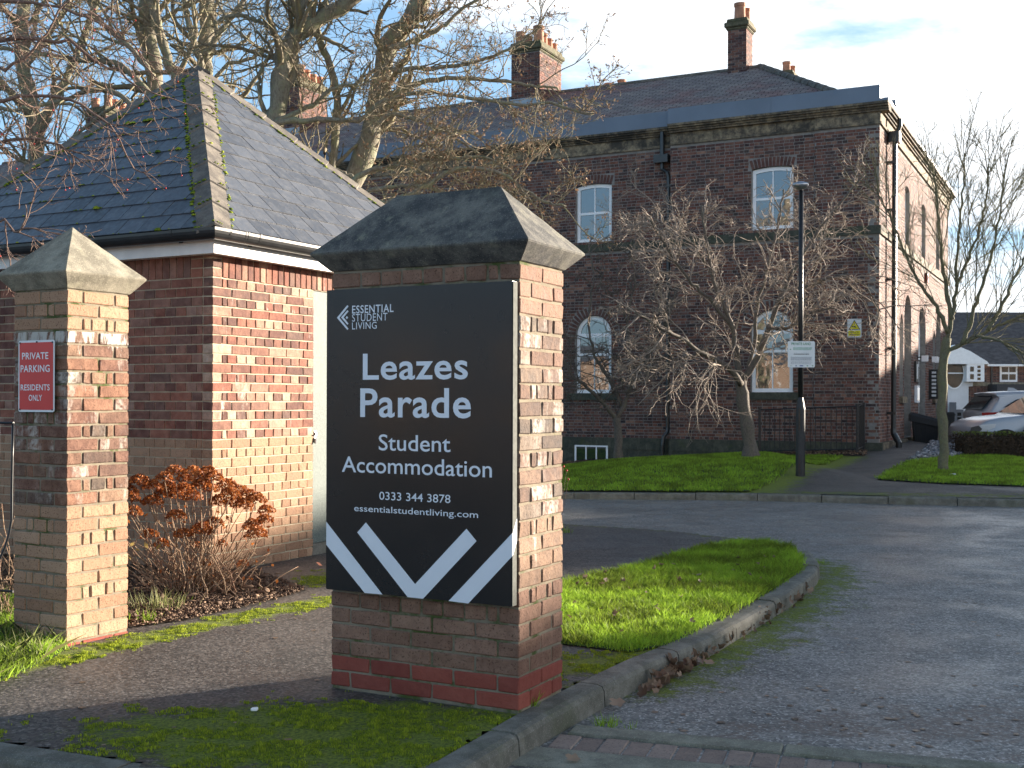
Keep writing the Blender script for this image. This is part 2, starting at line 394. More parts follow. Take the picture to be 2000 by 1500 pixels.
    M['inkgreen'] = plain('green_print', (.03, .22, .08), .5, 0, .02, 8, 0)
    M['inkpale'] = plain('pale_green_print', (.16, .40, .28), .5, 0, .1, 8, 0)
    M['inkgrey'] = plain('grey_print', (.22, .24, .28), .5, 0, .1, 8, 0)
    M['inkblue'] = plain('blue_print', (.03, .06, .25), .5, 0, .1, 8, 0)
    M['yellow'] = plain('yellow_print', (.72, .62, .03), .5, 0, .03, 8, 0)
    M['signwhite'] = plain('white_sign_plate', (.72, .74, .74), .4, 0, .03, 8, 0)
    M['signred'] = plain('red_sign_plate', (.62, .045, .035), .35, 0, .04, 8, 0)
    M['signlogo'] = plain('white_letters', (.82, .82, .82), .4, 0, .02, 8, 0)
    # window glass: reflects, dark room behind
    t = NT('window_glass'); t.set((.02, .025, .03), .03, 0, 1.0); t.b.inputs['IOR'].default_value = 1.9; t.bump(t.noise(3.5, 2, .4), .12, .02); M['glass'] = t.m
    t = NT('car_glass'); t.set((.008, .010, .014), .06, 0, .3); M['carglass'] = t.m
    # asphalt path with moss
    def asphalt(nm, col, wet, moss=True, agg=260, stainleaf=False):
        t = NT(nm); v = t.voro(agg); a = t.noise(1.2, 7, .7); fine = t.noise(420, 2, .6)
        spk = t.range(v.outputs['Distance'], .0, .5); rc = t.sepz(v.outputs['Color'])[0]
        c = t.mix(t.range(a, .35, .7), tuple(x*.75 for x in col), tuple(x*1.25 for x in col))
        v2 = t.sepz(t.voro(agg*.6).outputs['Color'])[1]; c = t.mix(1, c, t.ramp(v2, [(0, (.45, .45, .45)), (.5, (.95, .95, .95)), (1, (1.8, 1.75, 1.68))]), 'MULTIPLY'); c = t.mix(t.range(rc, .78, 1, 0, .8), c, tuple(min(1, x*3.4) for x in col)); c = t.mix(t.range(rc, .0, .25, .6, 0), c, tuple(x*.35 for x in col)); c = t.mix(t.range(t.noise(3.1, 6, .7), .52, .72, 0, .45), c, tuple(x*.55 for x in col))
        rough = t.math('ADD', t.range(t.noise(.8, 6, .7), .40, .62, wet[0], wet[1]), t.math('MULTIPLY', t.math('SUBTRACT', rc, .5), .25))
        if stainleaf:
            l = t.noise(2.6, 8, .72, t.map(t.pos(), (1, 1.5, 1))); vm = t.n('ShaderNodeVectorMath', operation='LENGTH'); t.l(t.map(t.pos(), (.62, 1.9, 0), (0, 0, 0), (-1.45, -9.9, 0)), vm.inputs[0]); l = t.math('ADD', l, t.range(vm.outputs['Value'], .25, 1.25, .13, -.01)); lm = t.math('MULTIPLY', t.range(l, .56, .64), t.range(t.noise(30, 4, .7), .4, .55)); c = t.mix(t.math('MULTIPLY', lm, .75), c, (.115, .075, .055))
            rough = t.mix(lm, rough, (.6, .6, .6))
        if moss:
            mk = t.attr('moss'); mn = t.math('ADD', t.math('MULTIPLY', t.noise(6, 9, .78), .7), t.math('MULTIPLY', t.noise(70, 4, .65), .3))
            f = t.range(t.math('ADD', mn, t.math('MULTIPLY', mk, .55)), .67, .80)
            c = t.mix(f, c, t.mix(t.range(t.noise(60, 3), .3, .7), (.07, .105, .01), (.22, .26, .022)))
            rough = t.mix(f, rough, (.95, .95, .95)); t.bump(t.math('MULTIPLY', f, t.noise(160, 4, .7)), .9, .012)
        t.set(c, rough, 0, .45); t.bump(v.outputs['Distance'], -1, .016); t.bump(t.noise(45, 4), .35, .008)
        return t.m
    M['path'] = asphalt('asphalt_path', (.068, .059, .052), (.6, .8), True, 95)
    M['road'] = asphalt('asphalt_road', (.15, .144, .136), (.42, .66), True, 100, True)
    M['farroad'] = plain('courtyard_paving', (.20, .15, .12), .8, 0, .2, 1, .1)
    M['soil'] = plain('garden_soil', (.045, .03, .02), .95, 0, .4, 12, .6, 50)
    M['turf'] = plain('turf_base', (.035, .065, .012), .95, 0, .4, 9, .4, 60)
    M['ground'] = plain('open_ground', (.07, .08, .05), .95, 0, .3, .2, .2)
    def leafm(nm, a, b, trans=.3, rough=.55):
        t = NT(nm); c = t.mix(t.attr(), a, b); t.set(c, rough, 0, .3)
        tr = t.n('ShaderNodeBsdfTranslucent'); t.l(c, tr.inputs[0]); mx = t.n('ShaderNodeMixShader'); mx.inputs[0].default_value = trans
        t.l(t.b.outputs[0], mx.inputs[1]); t.l(tr.outputs[0], mx.inputs[2]); t.l(mx.outputs[0], t.out.inputs[0]); return t.m
    M['grass'] = leafm('grass_blade', (.14, .19, .025), (.37, .58, .055), .55)
    M['drygrass'] = leafm('pale_grass_blade', (.14, .17, .05), (.34, .33, .15), .4)
    M['moss'] = leafm('moss_tuft', (.10, .16, .012), (.42, .48, .04), .35, .9)
    M['deadflower'] = leafm('dead_flower', (.16, .035, .008), (.52, .19, .05), .3, .6)
    M['yellowleaf'] = leafm('yellow_leaf', (.35, .22, .06), (.55, .40, .14), .4)
    M['deadleaf'] = leafm('dead_leaf', (.11, .07, .045), (.36, .25, .17), .15, .5)
    M['pulp'] = leafm('pulped_leaf', (.15, .115, .095), (.30, .24, .20), .0, .5)
    M['keys'] = leafm('seed_bunch', (.16, .09, .05), (.36, .23, .14), .2, .8)
    M['chips'] = leafm('bark_chip', (.05, .028, .018), (.26, .17, .11), .0, .8)
    M['hedge'] = leafm('hedge_leaf', (.028, .022, .016), (.075, .05, .03), .1, .7)
    M['hedgetop'] = leafm('hedge_tip_leaf', (.06, .09, .015), (.16, .2, .04), .3, .7)
    M['evergreen'] = leafm('evergreen_leaf', (.02, .04, .012), (.05, .08, .02), .1, .7)
    M['gravel'] = leafm('slate_gravel', (.10, .10, .11), (.36, .36, .37), 0, .7)
    M['berry'] = plain('red_berry', (.45, .02, .015), .3, 0, .1, 20, 0)
    def bark(nm, a, b, li, amt, sc=6):
        t = NT(nm); c = t.mix(t.range(t.noise(sc*3, 6, .7, t.map(t.pos(), (2.5, 2.5, 1))), .3, .7), a, b)
        c = t.mix(t.math('MULTIPLY', t.range(t.noise(sc, 7, .75), .46, .64), amt), c, li); t.set(c, .85, 0, .2)
        t.bump(t.noise(sc*6, 6, .7, t.map(t.pos(), (2.5, 2.5, .8))), .7, .02); return t.m
    M['bark'] = bark('sycamore_bark', (.14, .12, .09), (.29, .26, .20), (.24, .255, .15), .8, 5)
    M['twig'] = bark('lichened_twig', (.15, .12, .085), (.30, .25, .18), (.28, .28, .13), .6, 9)
    M['cherrybark'] = bark('grey_bark', (.09, .075, .065), (.19, .16, .14), (.14, .15, .09), .35, 9)
    M['palewig'] = bark('pale_twig', (.19, .15, .125), (.44, .37, .31), (.28, .27, .19), .3, 9)
    M['youngbark'] = bark('green_bark', (.11, .10, .065), (.23, .21, .14), (.20, .21, .10), .6, 12)
    M['thorn'] = bark('hawthorn_twig', (.15, .09, .07), (.30, .21, .17), (.28, .22, .18), .4, 15)
    M['stem'] = bark('hydrangea_stem', (.20, .12, .07), (.48, .36, .25), (.22, .05, .03), .4, 18)
    M['pot'] = plain('terracotta_pot', (.42, .20, .12), .8, 0, .25, 5, .2)
    M['chimmoss'] = conc('mossy_chimney_cap', (.16, .14, .09), (.08, .075, .045), .4, .9, 60)
    M['lead'] = plain('lead_flashing', (.30, .33, .36), .5, .3, .2, 4, .1)
    M['silver'] = plain('silver_car_paint', (.34, .37, .41), .25, .2, .03, 3, 0)
    M['greycar'] = plain('grey_car_paint', (.30, .34, .39), .22, .2, .03, 3, 0)
    M['tyre'] = plain('tyre_rubber', (.02, .02, .02), .8, 0, .1, 10, .1)
    M['alloy'] = plain('alloy_rim', (.4, .4, .42), .3, .8, .1, 10, 0)
    M['lampred'] = plain('red_lamp', (.30, .015, .01), .2, 0, .05, 10, 0)
    M['lampclear'] = plain('clear_lamp', (.55, .57, .6), .12, .3, .05, 10, 0)
    M['render'] = plain('white_render', (.68, .69, .72), .8, 0, .05, 2, .1)
    M['greydoor'] = plain('grey_door_paint', (.11, .12, .14), .5, 0, .05, 6, 0)
    M['brownpane'] = plain('warm_window_pane', (.10, .06, .03), .15, 0, .3, 2, 0)
    M['darkcladding'] = plain('dark_cladding', (.045, .045, .05), .6, 0, .1, 5, .1)
    M['plaque'] = plain('dark_plaque', (.03, .03, .03), .4, 0, .1, 8, 0)
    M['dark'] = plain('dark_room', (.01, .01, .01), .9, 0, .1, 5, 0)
    return M
M = build_mats()
# ------------------------------------------------------------------ ground, road, path
g0 = lambda px, py: gp(px, py)
def rp(px, py): return gp(px, py, -.1)
K_IN = [(-9.0, 7.6), (-4.2, 5.55), (-2.02, 4.62), (-1.33, 4.34), (-.85, 4.14)]
K_RT = [(-.62, 4.10)] + [g0(*p) for p in ((831, 1500), (1013, 1395.5), (1100, 1350), (1223, 1290.5), (1300, 1261), (1351, 1240), (1503, 1158), (1562, 1116), (1570, 1098), (1554, 1076))]
K_DROP = [g0(*p) for p in ((1480, 1056), (1300, 1036), (1107, 1024))] + [(-1.5, 13.6), (-6, 14.2), (-16, 14.5)]
# terrain sheet to the horizon
xs = np.concatenate([[-1500, -500, -200, -90, -50], np.arange(-30, 60, 3.), [70, 110, 250, 600, 1500]]); ys = np.concatenate([[-900, -300, -120, -60], np.arange(-30, 110, 3.), [140, 220, 500, 1200, 2400]])
def sheet(name, xs, ys, dz, mat, mask=None, attr=None, kind='structure', label=None):
    X, Y = np.meshgrid(xs, ys); Z = G(X, Y)+dz
    nx, ny = len(xs), len(ys); V = np.stack([X.ravel(), Y.ravel(), Z.ravel()], 1)
    i = np.arange(nx-1)[None, :]+np.arange(ny-1)[:, None]*nx; Fc = np.stack([i, i+1, i+nx+1, i+nx], -1).reshape(-1, 4)
    if mask is not None:
        cxm = V[Fc].mean(1); Fc = Fc[mask(cxm[:, 0], cxm[:, 1])]
        u, inv = np.unique(Fc, return_inverse=True); V = V[u]; Fc = inv.reshape(Fc.shape)
    o = mesh_np(name, V, Fc, mat)
    if attr is not None:
        a = o.data.attributes.new('moss', 'FLOAT', 'POINT'); a.data.foreach_set('value', attr(V[:, 0], V[:, 1]).astype(np.float32))
    return struct(o, kind, label)
sheet('ground', xs, ys, -.35, M['ground'])
def road_moss(x, y):
    d = dist_poly(x, y, K_RT[4:]); return .52*(1-sstep(d, .05, 1.1))*sstep(y, 5.0, 5.8)+.25*(1-sstep(dist_poly(x, y, [(-.5, 17.75), (9, 16.3)]), .1, .5))
sheet('road', np.arange(-26, 34, .25), np.arange(-16, 22, .25), -.10, M['road'], attr=road_moss)
PATH = K_IN + K_RT + K_DROP + [(-16, 30), (-30, 30), (-30, 7.6)]
def path_moss(x, y):
    mp = np.hypot((x+.55)/1.25, (y-4.75)/.55); a = .62*(1-sstep(mp, .55, 1.5))
    b = .62*(1-sstep(dist_poly(x, y, [(-2.9, 5.35), (-2.33, 6.2), (-1.78, 7.15), (-1.2, 8.0), (-.9, 8.3)]), .02, .3))
    c = .6*(1-sstep(np.hypot(x+1.2, (y-8.9)/.9), .2, .75)); d = .35*(1-sstep(dist_poly(x, y, K_RT[:5]), .02, .35)); e = .55*(1-sstep(dist_poly(x, y, [(.18, 5.9), (.85, 6.3)]), .05, .4))
    f = .35*(1-sstep(dist_poly(x, y, K_DROP[:3]), .0, .5))
    return np.maximum.reduce([a, b, c, d, e, f])
sheet('path', np.arange(-9, 2.9, .06), np.arange(3.9, 14.3, .06), 0, M['path'], mask=lambda x, y: in_poly(x, y, PATH), attr=path_moss)
# kerbs: stones one by one along an inner line, top at path level, .13 m wide, dropping to the road
def kerb_run(name, line, mat, width=.13, drop=.13, L=.915, side=1, lift=.004, bev=.028):
    pts = [Vector((x, y, 0)) for x, y in line]; seg = [(a-b).length for a, b in zip(pts[1:], pts[:-1])]; tot = sum(seg)
    def at(s):
        s = max(0, min(tot, s))
        for a, b, l in zip(pts[:-1], pts[1:], seg):
            if s <= l: return a+(b-a)*(s/max(l, 1e-6)), (b-a).normalized()
            s -= l
        return pts[-1], (pts[-1]-pts[-2]).normalized()
    root = None; s = 0; k = 0
    while s < tot-.05:
        e = min(s+L, tot); n = 6; ring = []
        rj = random.Random(k*7+3); tw = rj.uniform(-.006, .006)
        for i in range(n+1):
            si = s+.006+(e-s-.012)*i/n; p, d = at(si); p1, _ = at(max(0, si-.12)); p2, _ = at(min(tot, si+.12)); d = (p2-p1).normalized() if (p2-p1).length > 1e-4 else d
            q = Vector((d.y, -d.x, 0))*side; zt = float(G(p.x, p.y))+lift+tw
            pr = [(0, -.2), (0, 0), (width-bev-.01, 0), (width-bev*.45, -bev*.28), (width-.002, -bev), (width+.012, -drop-.09)]
            ring.append([(p.x+q.x*w, p.y+q.y*w, zt+h) for w, h in pr])
        m = len(ring[0]); vs = [v for r in ring for v in r]; fs = [(i*m+j, i*m+j+1, (i+1)*m+j+1, (i+1)*m+j) for i in range(n) for j in range(m-1)]
        fs += [tuple(range(m))[::-1], tuple(range(n*m, n*m+m))]
        if root is None:
            root = mesh(name, [(pts[0].x, pts[0].y, -.4), (pts[0].x+.01, pts[0].y, -.4), (pts[0].x, pts[0].y+.01, -.4)], [(0, 1, 2)], mat); struct(root)
        o = mesh('kerb_stone', vs, fs, mat, root); fix_normals(o.data)
        s = e; k += 1
    return root
struct(kerb_run('kerb', [(-.62, 4.10)]+K_RT[1:], M['kerb']), label='upstanding concrete kerb curving round the grass island')
kerb_run('kerb', K_IN+[(-.62, 4.10)], M['kerb'])
FK = [(-9, 19.2), (-3, 18.45), (.786, 17.9), (3.4, 17.35), (5.63, 16.63), (7.16, 16.3), (10, 15.9), (16, 15.6), (24, 15.6)]
kerb_run('kerb', FK, M['kerb'])
# flush strip of blocks between two concrete edgings across the mouth of the drive
e_ = Vector((.9525, -.3045, 0)); p_ = Vector((-.3045, -.9525, 0)); O_ = Vector((.285, 5.21, -.1))
band = MB(); band.prism([O_+e_*-.0+p_*.0+Vector((0, 0, -.03)), O_+e_*4.6+Vector((0, 0, -.03)), O_+e_*4.6+p_*.62+Vector((0, 0, -.03)), O_+p_*.62+Vector((0, 0, -.03))], (0, 0, .022))
bando = struct(band.build('paver_band', M['soil']), label='flush strip of blocks and concrete edging across the drive mouth')
def slab(a0, a1, b0, b1, top, mat, name, skew=0.0, j=.002):
    rj = random.Random(int(a0*1000)+int(b0*777)); z = top+rj.uniform(-j, j)
    P = [O_+e_*(a0+skew*b0)+p_*b0, O_+e_*(a1+skew*b0)+p_*b0, O_+e_*(a1+skew*b1)+p_*b1, O_+e_*(a0+skew*b1)+p_*b1]
    b = .006; m = MB(); c = sum(P, Vector())/4
    lo = [Vector((p.x, p.y, -.14)) for p in P]; mid = [Vector((p.x, p.y, z-b)) for p in P]; up = [Vector((p.x, p.y, z))+(c-p).normalized()*b*1.4 for p in P]
    for q in up: q.z = z
    m.add(lo+mid+up, [(0, 1, 5, 4), (1, 2, 6, 5), (2, 3, 7, 6), (3, 0, 4, 7), (4, 5, 9, 8), (5, 6, 10, 9), (6, 7, 11, 10), (7, 4, 8, 11), (8, 9, 10, 11)])
    o = m.build(name, mat, bando); fix_normals(o.data); return o
for k in range(5): slab(.0+k*.92 if k else .0, k*.92+.912, 0, .128, -.086, M['edging'], 'edging_stone')
for k in range(43): slab(-.03+k*.105, -.03+k*.105+.098, .14, .338, -.094, M['paver'], 'paver', j=.004)
for k in range(5): slab(-.18+k*.92, -.18+k*.92+.912, .35, .60, -.09, M['edging'], 'edging_stone')
# ------------------------------------------------------------------ bricks and pillars
BC = {}
def brick(parent, x0, x1, y0, y1, z0, z1, mat, name='brick', b=.005, j=.0028):
    key = (round(x1-x0, 4), round(y1-y0, 4), round(z1-z0, 4), mat, random.randrange(5), b)
    if key not in BC:
        v, f = rbox(x1-x0, y1-y0, z1-z0, b, j, len(BC)); me = bpy.data.meshes.new('brick'); me.from_pydata(v, [], f); me.materials.append(M[mat]); fix_normals(me); BC[key] = me
    return link(name, BC[key], parent, ((x0+x1)/2, (y0+y1)/2, (z0+z1)/2))
def pillar(root, W_, D_, n, zb, matf, deco_f, deco_r):
    joined = MB()
    for i in range(n):
        z0 = zb+i*.075+.005; z1 = z0+.065; m = matf(i); pj = lambda: random.uniform(-.0015, .0015)
        if i % 2:       # right face stretchers own the corner
            for a, b in ((0, .215), (.225, .44)): q = pj(); brick(root, -.1025+q, q, a, b, z0, z1, m)
            if i in deco_f:
                rows = [(.1125, .16)]; a = .17
                while a+.1025 < W_-.14 - (0 if W_ > .6 else -.02): rows.append((a, a+.1025)); a += .1125
                rows.append((a, W_)) if W_ > .6 else rows.extend([])
                if W_ < .6: rows = [(.1125, .16), (.17, .27), (.28, .3275), (.3375, .44)]
            elif W_ > .6: rows = [(.1125+.225*k, .1125+.225*k+.215) for k in range(4)]
            else: rows = [(.1125, .3275), (.3375, .44)]
            for a, b in rows: q = pj(); brick(root, -b, -a, q, .1025+q, z0, z1, m)
        else:
            rows = [(.225*k, .225*k+.215) for k in range(int((W_+.02)/.225))]
            if W_-rows[-1][1] > .08: rows.append((rows[-1][1]+.01, W_))
            for a, b in rows: q = pj(); brick(root, -b, -a, q, .1025+q, z0, z1, m)
            rr = [(.1125, .16), (.17, .27), (.28, .3275), (.3375, .44)] if i in deco_r else [(.1125, .3275), (.3375, .44)]
            for a, b in rr: q = pj(); brick(root, -.1025+q, q, a, b, z0, z1, m)
        # hidden back and left faces
        for a, b in ([(.1125, .3275), (.3375, .44)] if i % 2 else [(.1125, .22), (.23, .44)]):
            joined.box(-W_, -W_+.1025, a, b, z0, z1, random.random())
        a = .1125
        while a < W_-.12: b = min(a+.215, W_-.1125); joined.box(-b, -a, D_-.1025+.001, D_, z0, z1, random.random()); a = b+.01
    struct(joined.build('brickwork', M['multishade'], root, attr=True), 'stuff')
    MB().box(-W_+.006, -.006, .006, D_-.006, zb-.1, zb+n*.075+.01).build('mortar', M['mortardark'], root)
def cap(root, W_, D_, z0, dz1, z2, o_, mat, ridge):
    """stone cap: chamfered underside out to the edge, then hipped top"""
    x0, x1, y0, y1 = -W_, 0, 0, D_; i = .004; m = 8
    def ringpts(e, z): return [(x0-e, y0-e, z), (x1+e, y0-e, z), (x1+e, y1+e, z), (x0-e, y1+e, z)]
    V = ringpts(.004, z0)+ringpts(o_-.002, z0+dz1-.004)+ringpts(o_-.001, z0+dz1+.002)
    if ridge: V += [(x1-ridge, D_/2, z2), (x0+ridge, D_/2, z2)]
    else: V += [((x0+x1)/2, D_/2, z2)]
    fs = [(3, 2, 1, 0)]
    for r in (0, 4): fs += [(r+k, r+(k+1) % 4, r+4+(k+1) % 4, r+4+k) for k in range(4)]
    if ridge: fs += [(8, 9, 12, 13), (9, 10, 12), (10, 11, 13, 12), (11, 8, 13)]
    else: fs += [(8+k, 8+(k+1) % 4, 12) for k in range(4)]
    import bmesh
    o = mesh('cap_stone', V, fs, mat, root); bm = bmesh.new(); bm.from_mesh(o.data)
    bmesh.ops.bevel(bm, geom=[e for e in bm.edges], offset=.005, segments=2, affect='EDGES', clamp_overlap=True)
    for _ in range(3): bmesh.ops.subdivide_edges(bm, edges=[e for e in bm.edges if e.calc_length() > .07], cuts=1, use_grid_fill=False)
    bmesh.ops.triangulate(bm, faces=[f for f in bm.faces if len(f.verts) > 4])
    for v in bm.verts: v.co += Vector(mnoise.noise_vector(v.co*14))*.0022
    bm.to_mesh(o.data); bm.free(); return o
TH_M = .4848; MPX, MPY = .0342, 5.0488
mpil = thing('brick_pillar', 'wide brick gate pillar with a dark hipped stone cap carrying the black sign', 'pillar', (MPX, MPY, 0), -TH_M)
MZ = EYE-1.2745-.075
pillar(mpil, 1.0025, .44, 26, MZ, lambda i: 'red' if i < 2 else ('buffdark' if i < 7 else ('buffworn' if i < 11 else ('multi' if i < 23 else 'buffdark'))), (5, 9, 13, 17, 21, 25), (6, 10, 14, 18, 22))
cap(mpil, 1.0025, .44, MZ+26*.075+.008, .078, EYE+.984, .078, M['capdark'], .218)
TH_L = .5086; LPX, LPY = -2.4473, 6.4091
lpil = thing('brick_pillar', 'square brick gate pillar with a pale pyramid cap and a red notice', 'pillar', (LPX, LPY, 0), -TH_L)
LZ = EYE-1.3415-.075
pillar(lpil, .44, .44, 27, LZ, lambda i: 'red' if i < 1 else ('buff' if i < 11 else ('multired' if i < 24 else 'buff')), (5, 9, 13, 17, 21, 25), (4, 8, 12, 16, 20, 24))
cap(lpil, .44, .44, LZ+27*.075+.004, .088, EYE+.993, .072, M['caplight'], 0)
# efflorescence: run of lime on the shoulder of the left pillar is part of its brick material
# ------------------------------------------------------------------ lettering
def text_mesh(s, weight=0.0, spacing=1.0, cond=1.0):
    cu = bpy.data.curves.new('text', 'FONT'); cu.body = s; cu.size = 1; cu.offset = weight; cu.space_character = spacing; cu.extrude = 0; cu.resolution_u = 4
    ob = bpy.data.objects.new('text', cu); COL.objects.link(ob)
    dg = bpy.context.evaluated_depsgraph_get(); me = bpy.data.meshes.new_from_object(ob.evaluated_get(dg)); bpy.data.objects.remove(ob); bpy.data.curves.remove(cu); return me
def lettering(parent, s, x0, x1, z0, z1, y, mat, weight=0., name='lettering', spacing=1.0):
    """fit the text into x0..x1, z0..z1 of the parent's front plane; 1 mm thick"""
    me = text_mesh(s, weight, spacing); n = len(me.vertices); co = np.empty(n*3); me.vertices.foreach_get('co', co); co = co.reshape(-1, 3)
    mn, mx = co.min(0), co.max(0); t = (co-mn)/(mx-mn+1e-9)
    out = np.stack([x0+t[:, 0]*(x1-x0), np.full(n, y), z0+t[:, 1]*(z1-z0)], 1)
    me.vertices.foreach_set('co', out.ravel()); me.update(); me.materials.clear(); me.materials.append(mat)
    return link(name, me, parent)
# ------------------------------------------------------------------ the black sign on the wide pillar
sgn = thing('hanging_sign', 'tall black sign board with pale lettering fixed across the wide gate pillar', 'sign', (MPX-.0326, MPY-.0619, 0), -TH_M)
def su(px, py):
    u, v = unroll(px, py); r = u/F; a = (.0016-r*4.9869)/(.8848+.466*r); Y = 4.9869+.466*a; return -a, EYE-v/F*Y
SB, ST = EYE-.882, EYE+.514; SW = .983
bd = MB(); bd.box(-SW, 0, 0, .042, SB, ST); pan = bd.build('panel', M['signblack'], sgn)
import bmesh as _bm
b_ = _bm.new(); b_.from_mesh(pan.data); _bm.ops.bevel(b_, geom=b_.edges[:], offset=.003, segments=2, affect='EDGES'); b_.to_mesh(pan.data); b_.free()
MB().box(-.0004, .0022, .002, .040, SB+.002, ST-.002).build('side_strip', M['signedge'], sgn)
MB().box(-SW+.1, -.1, .042, .068, SB+.25, SB+.30).box(-SW+.1, -.1, .042, .068, ST-.30, ST-.25).build('mounting_rail', M['blackmetal'], sgn)
def flat(parent, pts, y, mat, name, th=.0012):
    m = MB(); m.prism([(x, y, z) for x, z in pts], (0, th, 0)); o = m.build(name, mat, parent); fix_normals(o.data); return o
YS = -.0016
INK = M['signink']
def st(s, x0, y0, x1, y1, w, yc=None, **k):
    """text between photograph-measured corners (top-left, bottom-right)"""
    a = su(x0, y0); b = su(x1, y1); lettering(sgn, s, a[0], b[0], b[1], a[1], YS, INK, w, **k)
st('Leazes', 709, 691, 914, 741, .016, spacing=1.06); st('Parade', 704, 758.5, 920, 817.5, .016, spacing=1.06)
st('Student', 740, 848, 880, 883.5, .006); st('Accommodation', 668, 891, 961, 933, .006)
st('0333 344 3878', 741, 960, 880, 983, .004); st('essentialstudentliving.com', 692, 986, 934, 1016, .004)
st('ESSENTIAL', 688, 597, 769, 609.5, .012, spacing=1.1, name='logo_lettering'); st('STUDENT', 688, 613.5, 757, 626, .0, spacing=1.08, name='logo_lettering'); st('LIVING', 688, 630, 736, 642, .0, spacing=1.08, name='logo_lettering')
def chevron(pts, name='chevron'): flat(sgn, [su(*p) for p in pts], YS, INK, name)
chevron([(637.5, 1019), (637.5, 1064), (712.4, 1158), (747, 1161)])
chevron([(714.8, 1020.5), (698, 1039.7), (796.4, 1166), (826.4, 1169.3), (930.8, 1056.7), (911.2, 1032.7), (810.8, 1140.8)])
chevron([(1000.8, 1041), (1000.8, 1086), (914.8, 1178.5), (876.4, 1173.7)])
MB().prism([(.0024, .002, su(1000.8, 1041)[1]), (.0024, .002, su(1000.8, 1086)[1]), (.0024, .040, su(1000.8, 1058)[1]), (.0024, .040, su(1000.8, 1014)[1])], (.0008, 0, 0)).build('chevron', M['signink'], sgn)
# three-line arrow emblem
q = lambda cx, cy: (620+cx/4.688, 540+cy/4.688)
for pts in ([(275, 262), (180, 378), (275, 490), (285, 478), (203, 378), (285, 275)], [(275, 308), (218, 375), (275, 442), (285, 432), (240, 375), (285, 320)]):
    chevron([q(*p) for p in pts], 'logo_mark')
chevron([q(*p) for p in ((270, 362), (260, 377), (270, 391), (282, 377))], 'logo_mark')
# ------------------------------------------------------------------ red notice on the left pillar
rs = thing('notice_sign', 'red and white private parking notice screwed to the square gate pillar', 'sign', (LPX-.02, LPY-.012, EYE-.07), -TH_L)
def roundrect(w, h, r, n=5):
    P = []
    for cx, cz, a0 in ((w-r, h-r, 0), (r, h-r, 90), (r, r, 180), (w-r, r, 270)):
        for i in range(n+1): a = R(a0+90*i/n); P.append((cx+r*math.cos(a), cz+r*math.sin(a)))
    return P
w_, h_ = .297, .400; x_ = -.36
flat(rs, [(x+x_, z) for x, z in roundrect(w_, h_, .014)], -.002, M['signwhite'], 'plate', .003)
flat(rs, [(x+x_+.010, z+.012) for x, z in roundrect(w_-.02, h_-.024, .006)], -.0032, M['signred'], 'red_field', .001)
fx = lambda a, b: (x_+a*w_, x_+b*w_); LW = M['signlogo']
for s, a, b, z0, z1 in (('PRIVATE', .11, .84, .735, .83), ('PARKING', .07, .88, .555, .655), ('RESIDENTS', .075, .88, .30, .385), ('ONLY', .30, .67, .155, .24)):
    xa, xb = fx(a, b); lettering(rs, s, xa, xb, z0*h_, z1*h_, -.0042, LW, .012, spacing=1.05)
for a, b in ((.05, .035), (.95, .035), (.05, .965), (.95, .965), (.52, .975)):
    m = MB(); m.tube([(x_+a*w_, -.006, b*h_), (x_+a*w_, 0, b*h_)], .005, 8); m.build('screw', M['blackmetal'], rs)
# ------------------------------------------------------------------ shed with slate roof
TH_S = .494; SHX, SHY = -2.3393, 9.1045
shed = thing('brick_shed', 'small brick outbuilding with a mossy pyramid slate roof and a grey steel door', 'outbuilding', (SHX, SHY, 0), -TH_S)
ZB = EYE-.3117; LWd, RWd = 3.82, 3.68       # red/buff boundary, wall lengths
nb = 0; jb = MB(); jr = MB()
def shed_rows():
    for i in range(-14, 17):
        yield i, ZB+i*.075+.005
for i, z0 in shed_rows():
    z1 = z0+.065; m = 'buff' if i < 0 else 'multished'
    stretch = (i % 2 == 1)    # right wall: stretcher on odd rows, headers on even
    b = 0 if stretch else 0
    rows = []
    if stretch:
        while b < 1.2: e = min(b+.215, 1.262); rows.append((b, e)); b = e+.01
    else:
        rows = [(0, .1025), (.1125, .16)]; b = .17
        while b < 1.2: e = min(b+.1025, 1.262); rows.append((b, e)); b = e+.01
    for a, e in rows:
        dx = .1025 if a == 0 else .1025
        q = random.uniform(-.001, .001); brick(shed, -.1025+q, q, a, e, z0, z1, m, b=.003)
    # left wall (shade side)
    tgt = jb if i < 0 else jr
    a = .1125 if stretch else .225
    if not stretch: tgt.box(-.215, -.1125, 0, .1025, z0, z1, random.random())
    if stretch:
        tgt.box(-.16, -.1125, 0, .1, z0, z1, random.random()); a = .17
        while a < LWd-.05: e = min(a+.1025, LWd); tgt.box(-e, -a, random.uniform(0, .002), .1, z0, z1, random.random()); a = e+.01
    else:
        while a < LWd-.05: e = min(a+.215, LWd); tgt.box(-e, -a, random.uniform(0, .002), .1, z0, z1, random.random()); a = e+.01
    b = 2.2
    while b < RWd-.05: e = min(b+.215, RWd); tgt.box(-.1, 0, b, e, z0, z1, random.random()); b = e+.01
zs0 = ZB+17*.075+.005
for k in range(24): q = random.uniform(-.001, .001); brick(shed, -.1025+q, q, .1125+k*.075, .1125+k*.075+.065, zs0, zs0+.215, 'multished', b=.003)
for z in (0, .075, .15): brick(shed, -.1025, 0, 0, .1025, zs0+z, zs0+z+.065, 'multished', b=.003)
for k in range(44): jr.box(-.2375-k*.075-.065, -.2375-k*.075, 0, .1, zs0, zs0+.215, random.random())
for z in (0, .075, .15): jr.box(-.2275, -.1125, 0, .1, zs0+z, zs0+z+.065, random.random())
for k in range(19): jr.box(-.1, 0, 1.92+k*.075, 1.985+k*.075, zs0, zs0+.215, random.random())
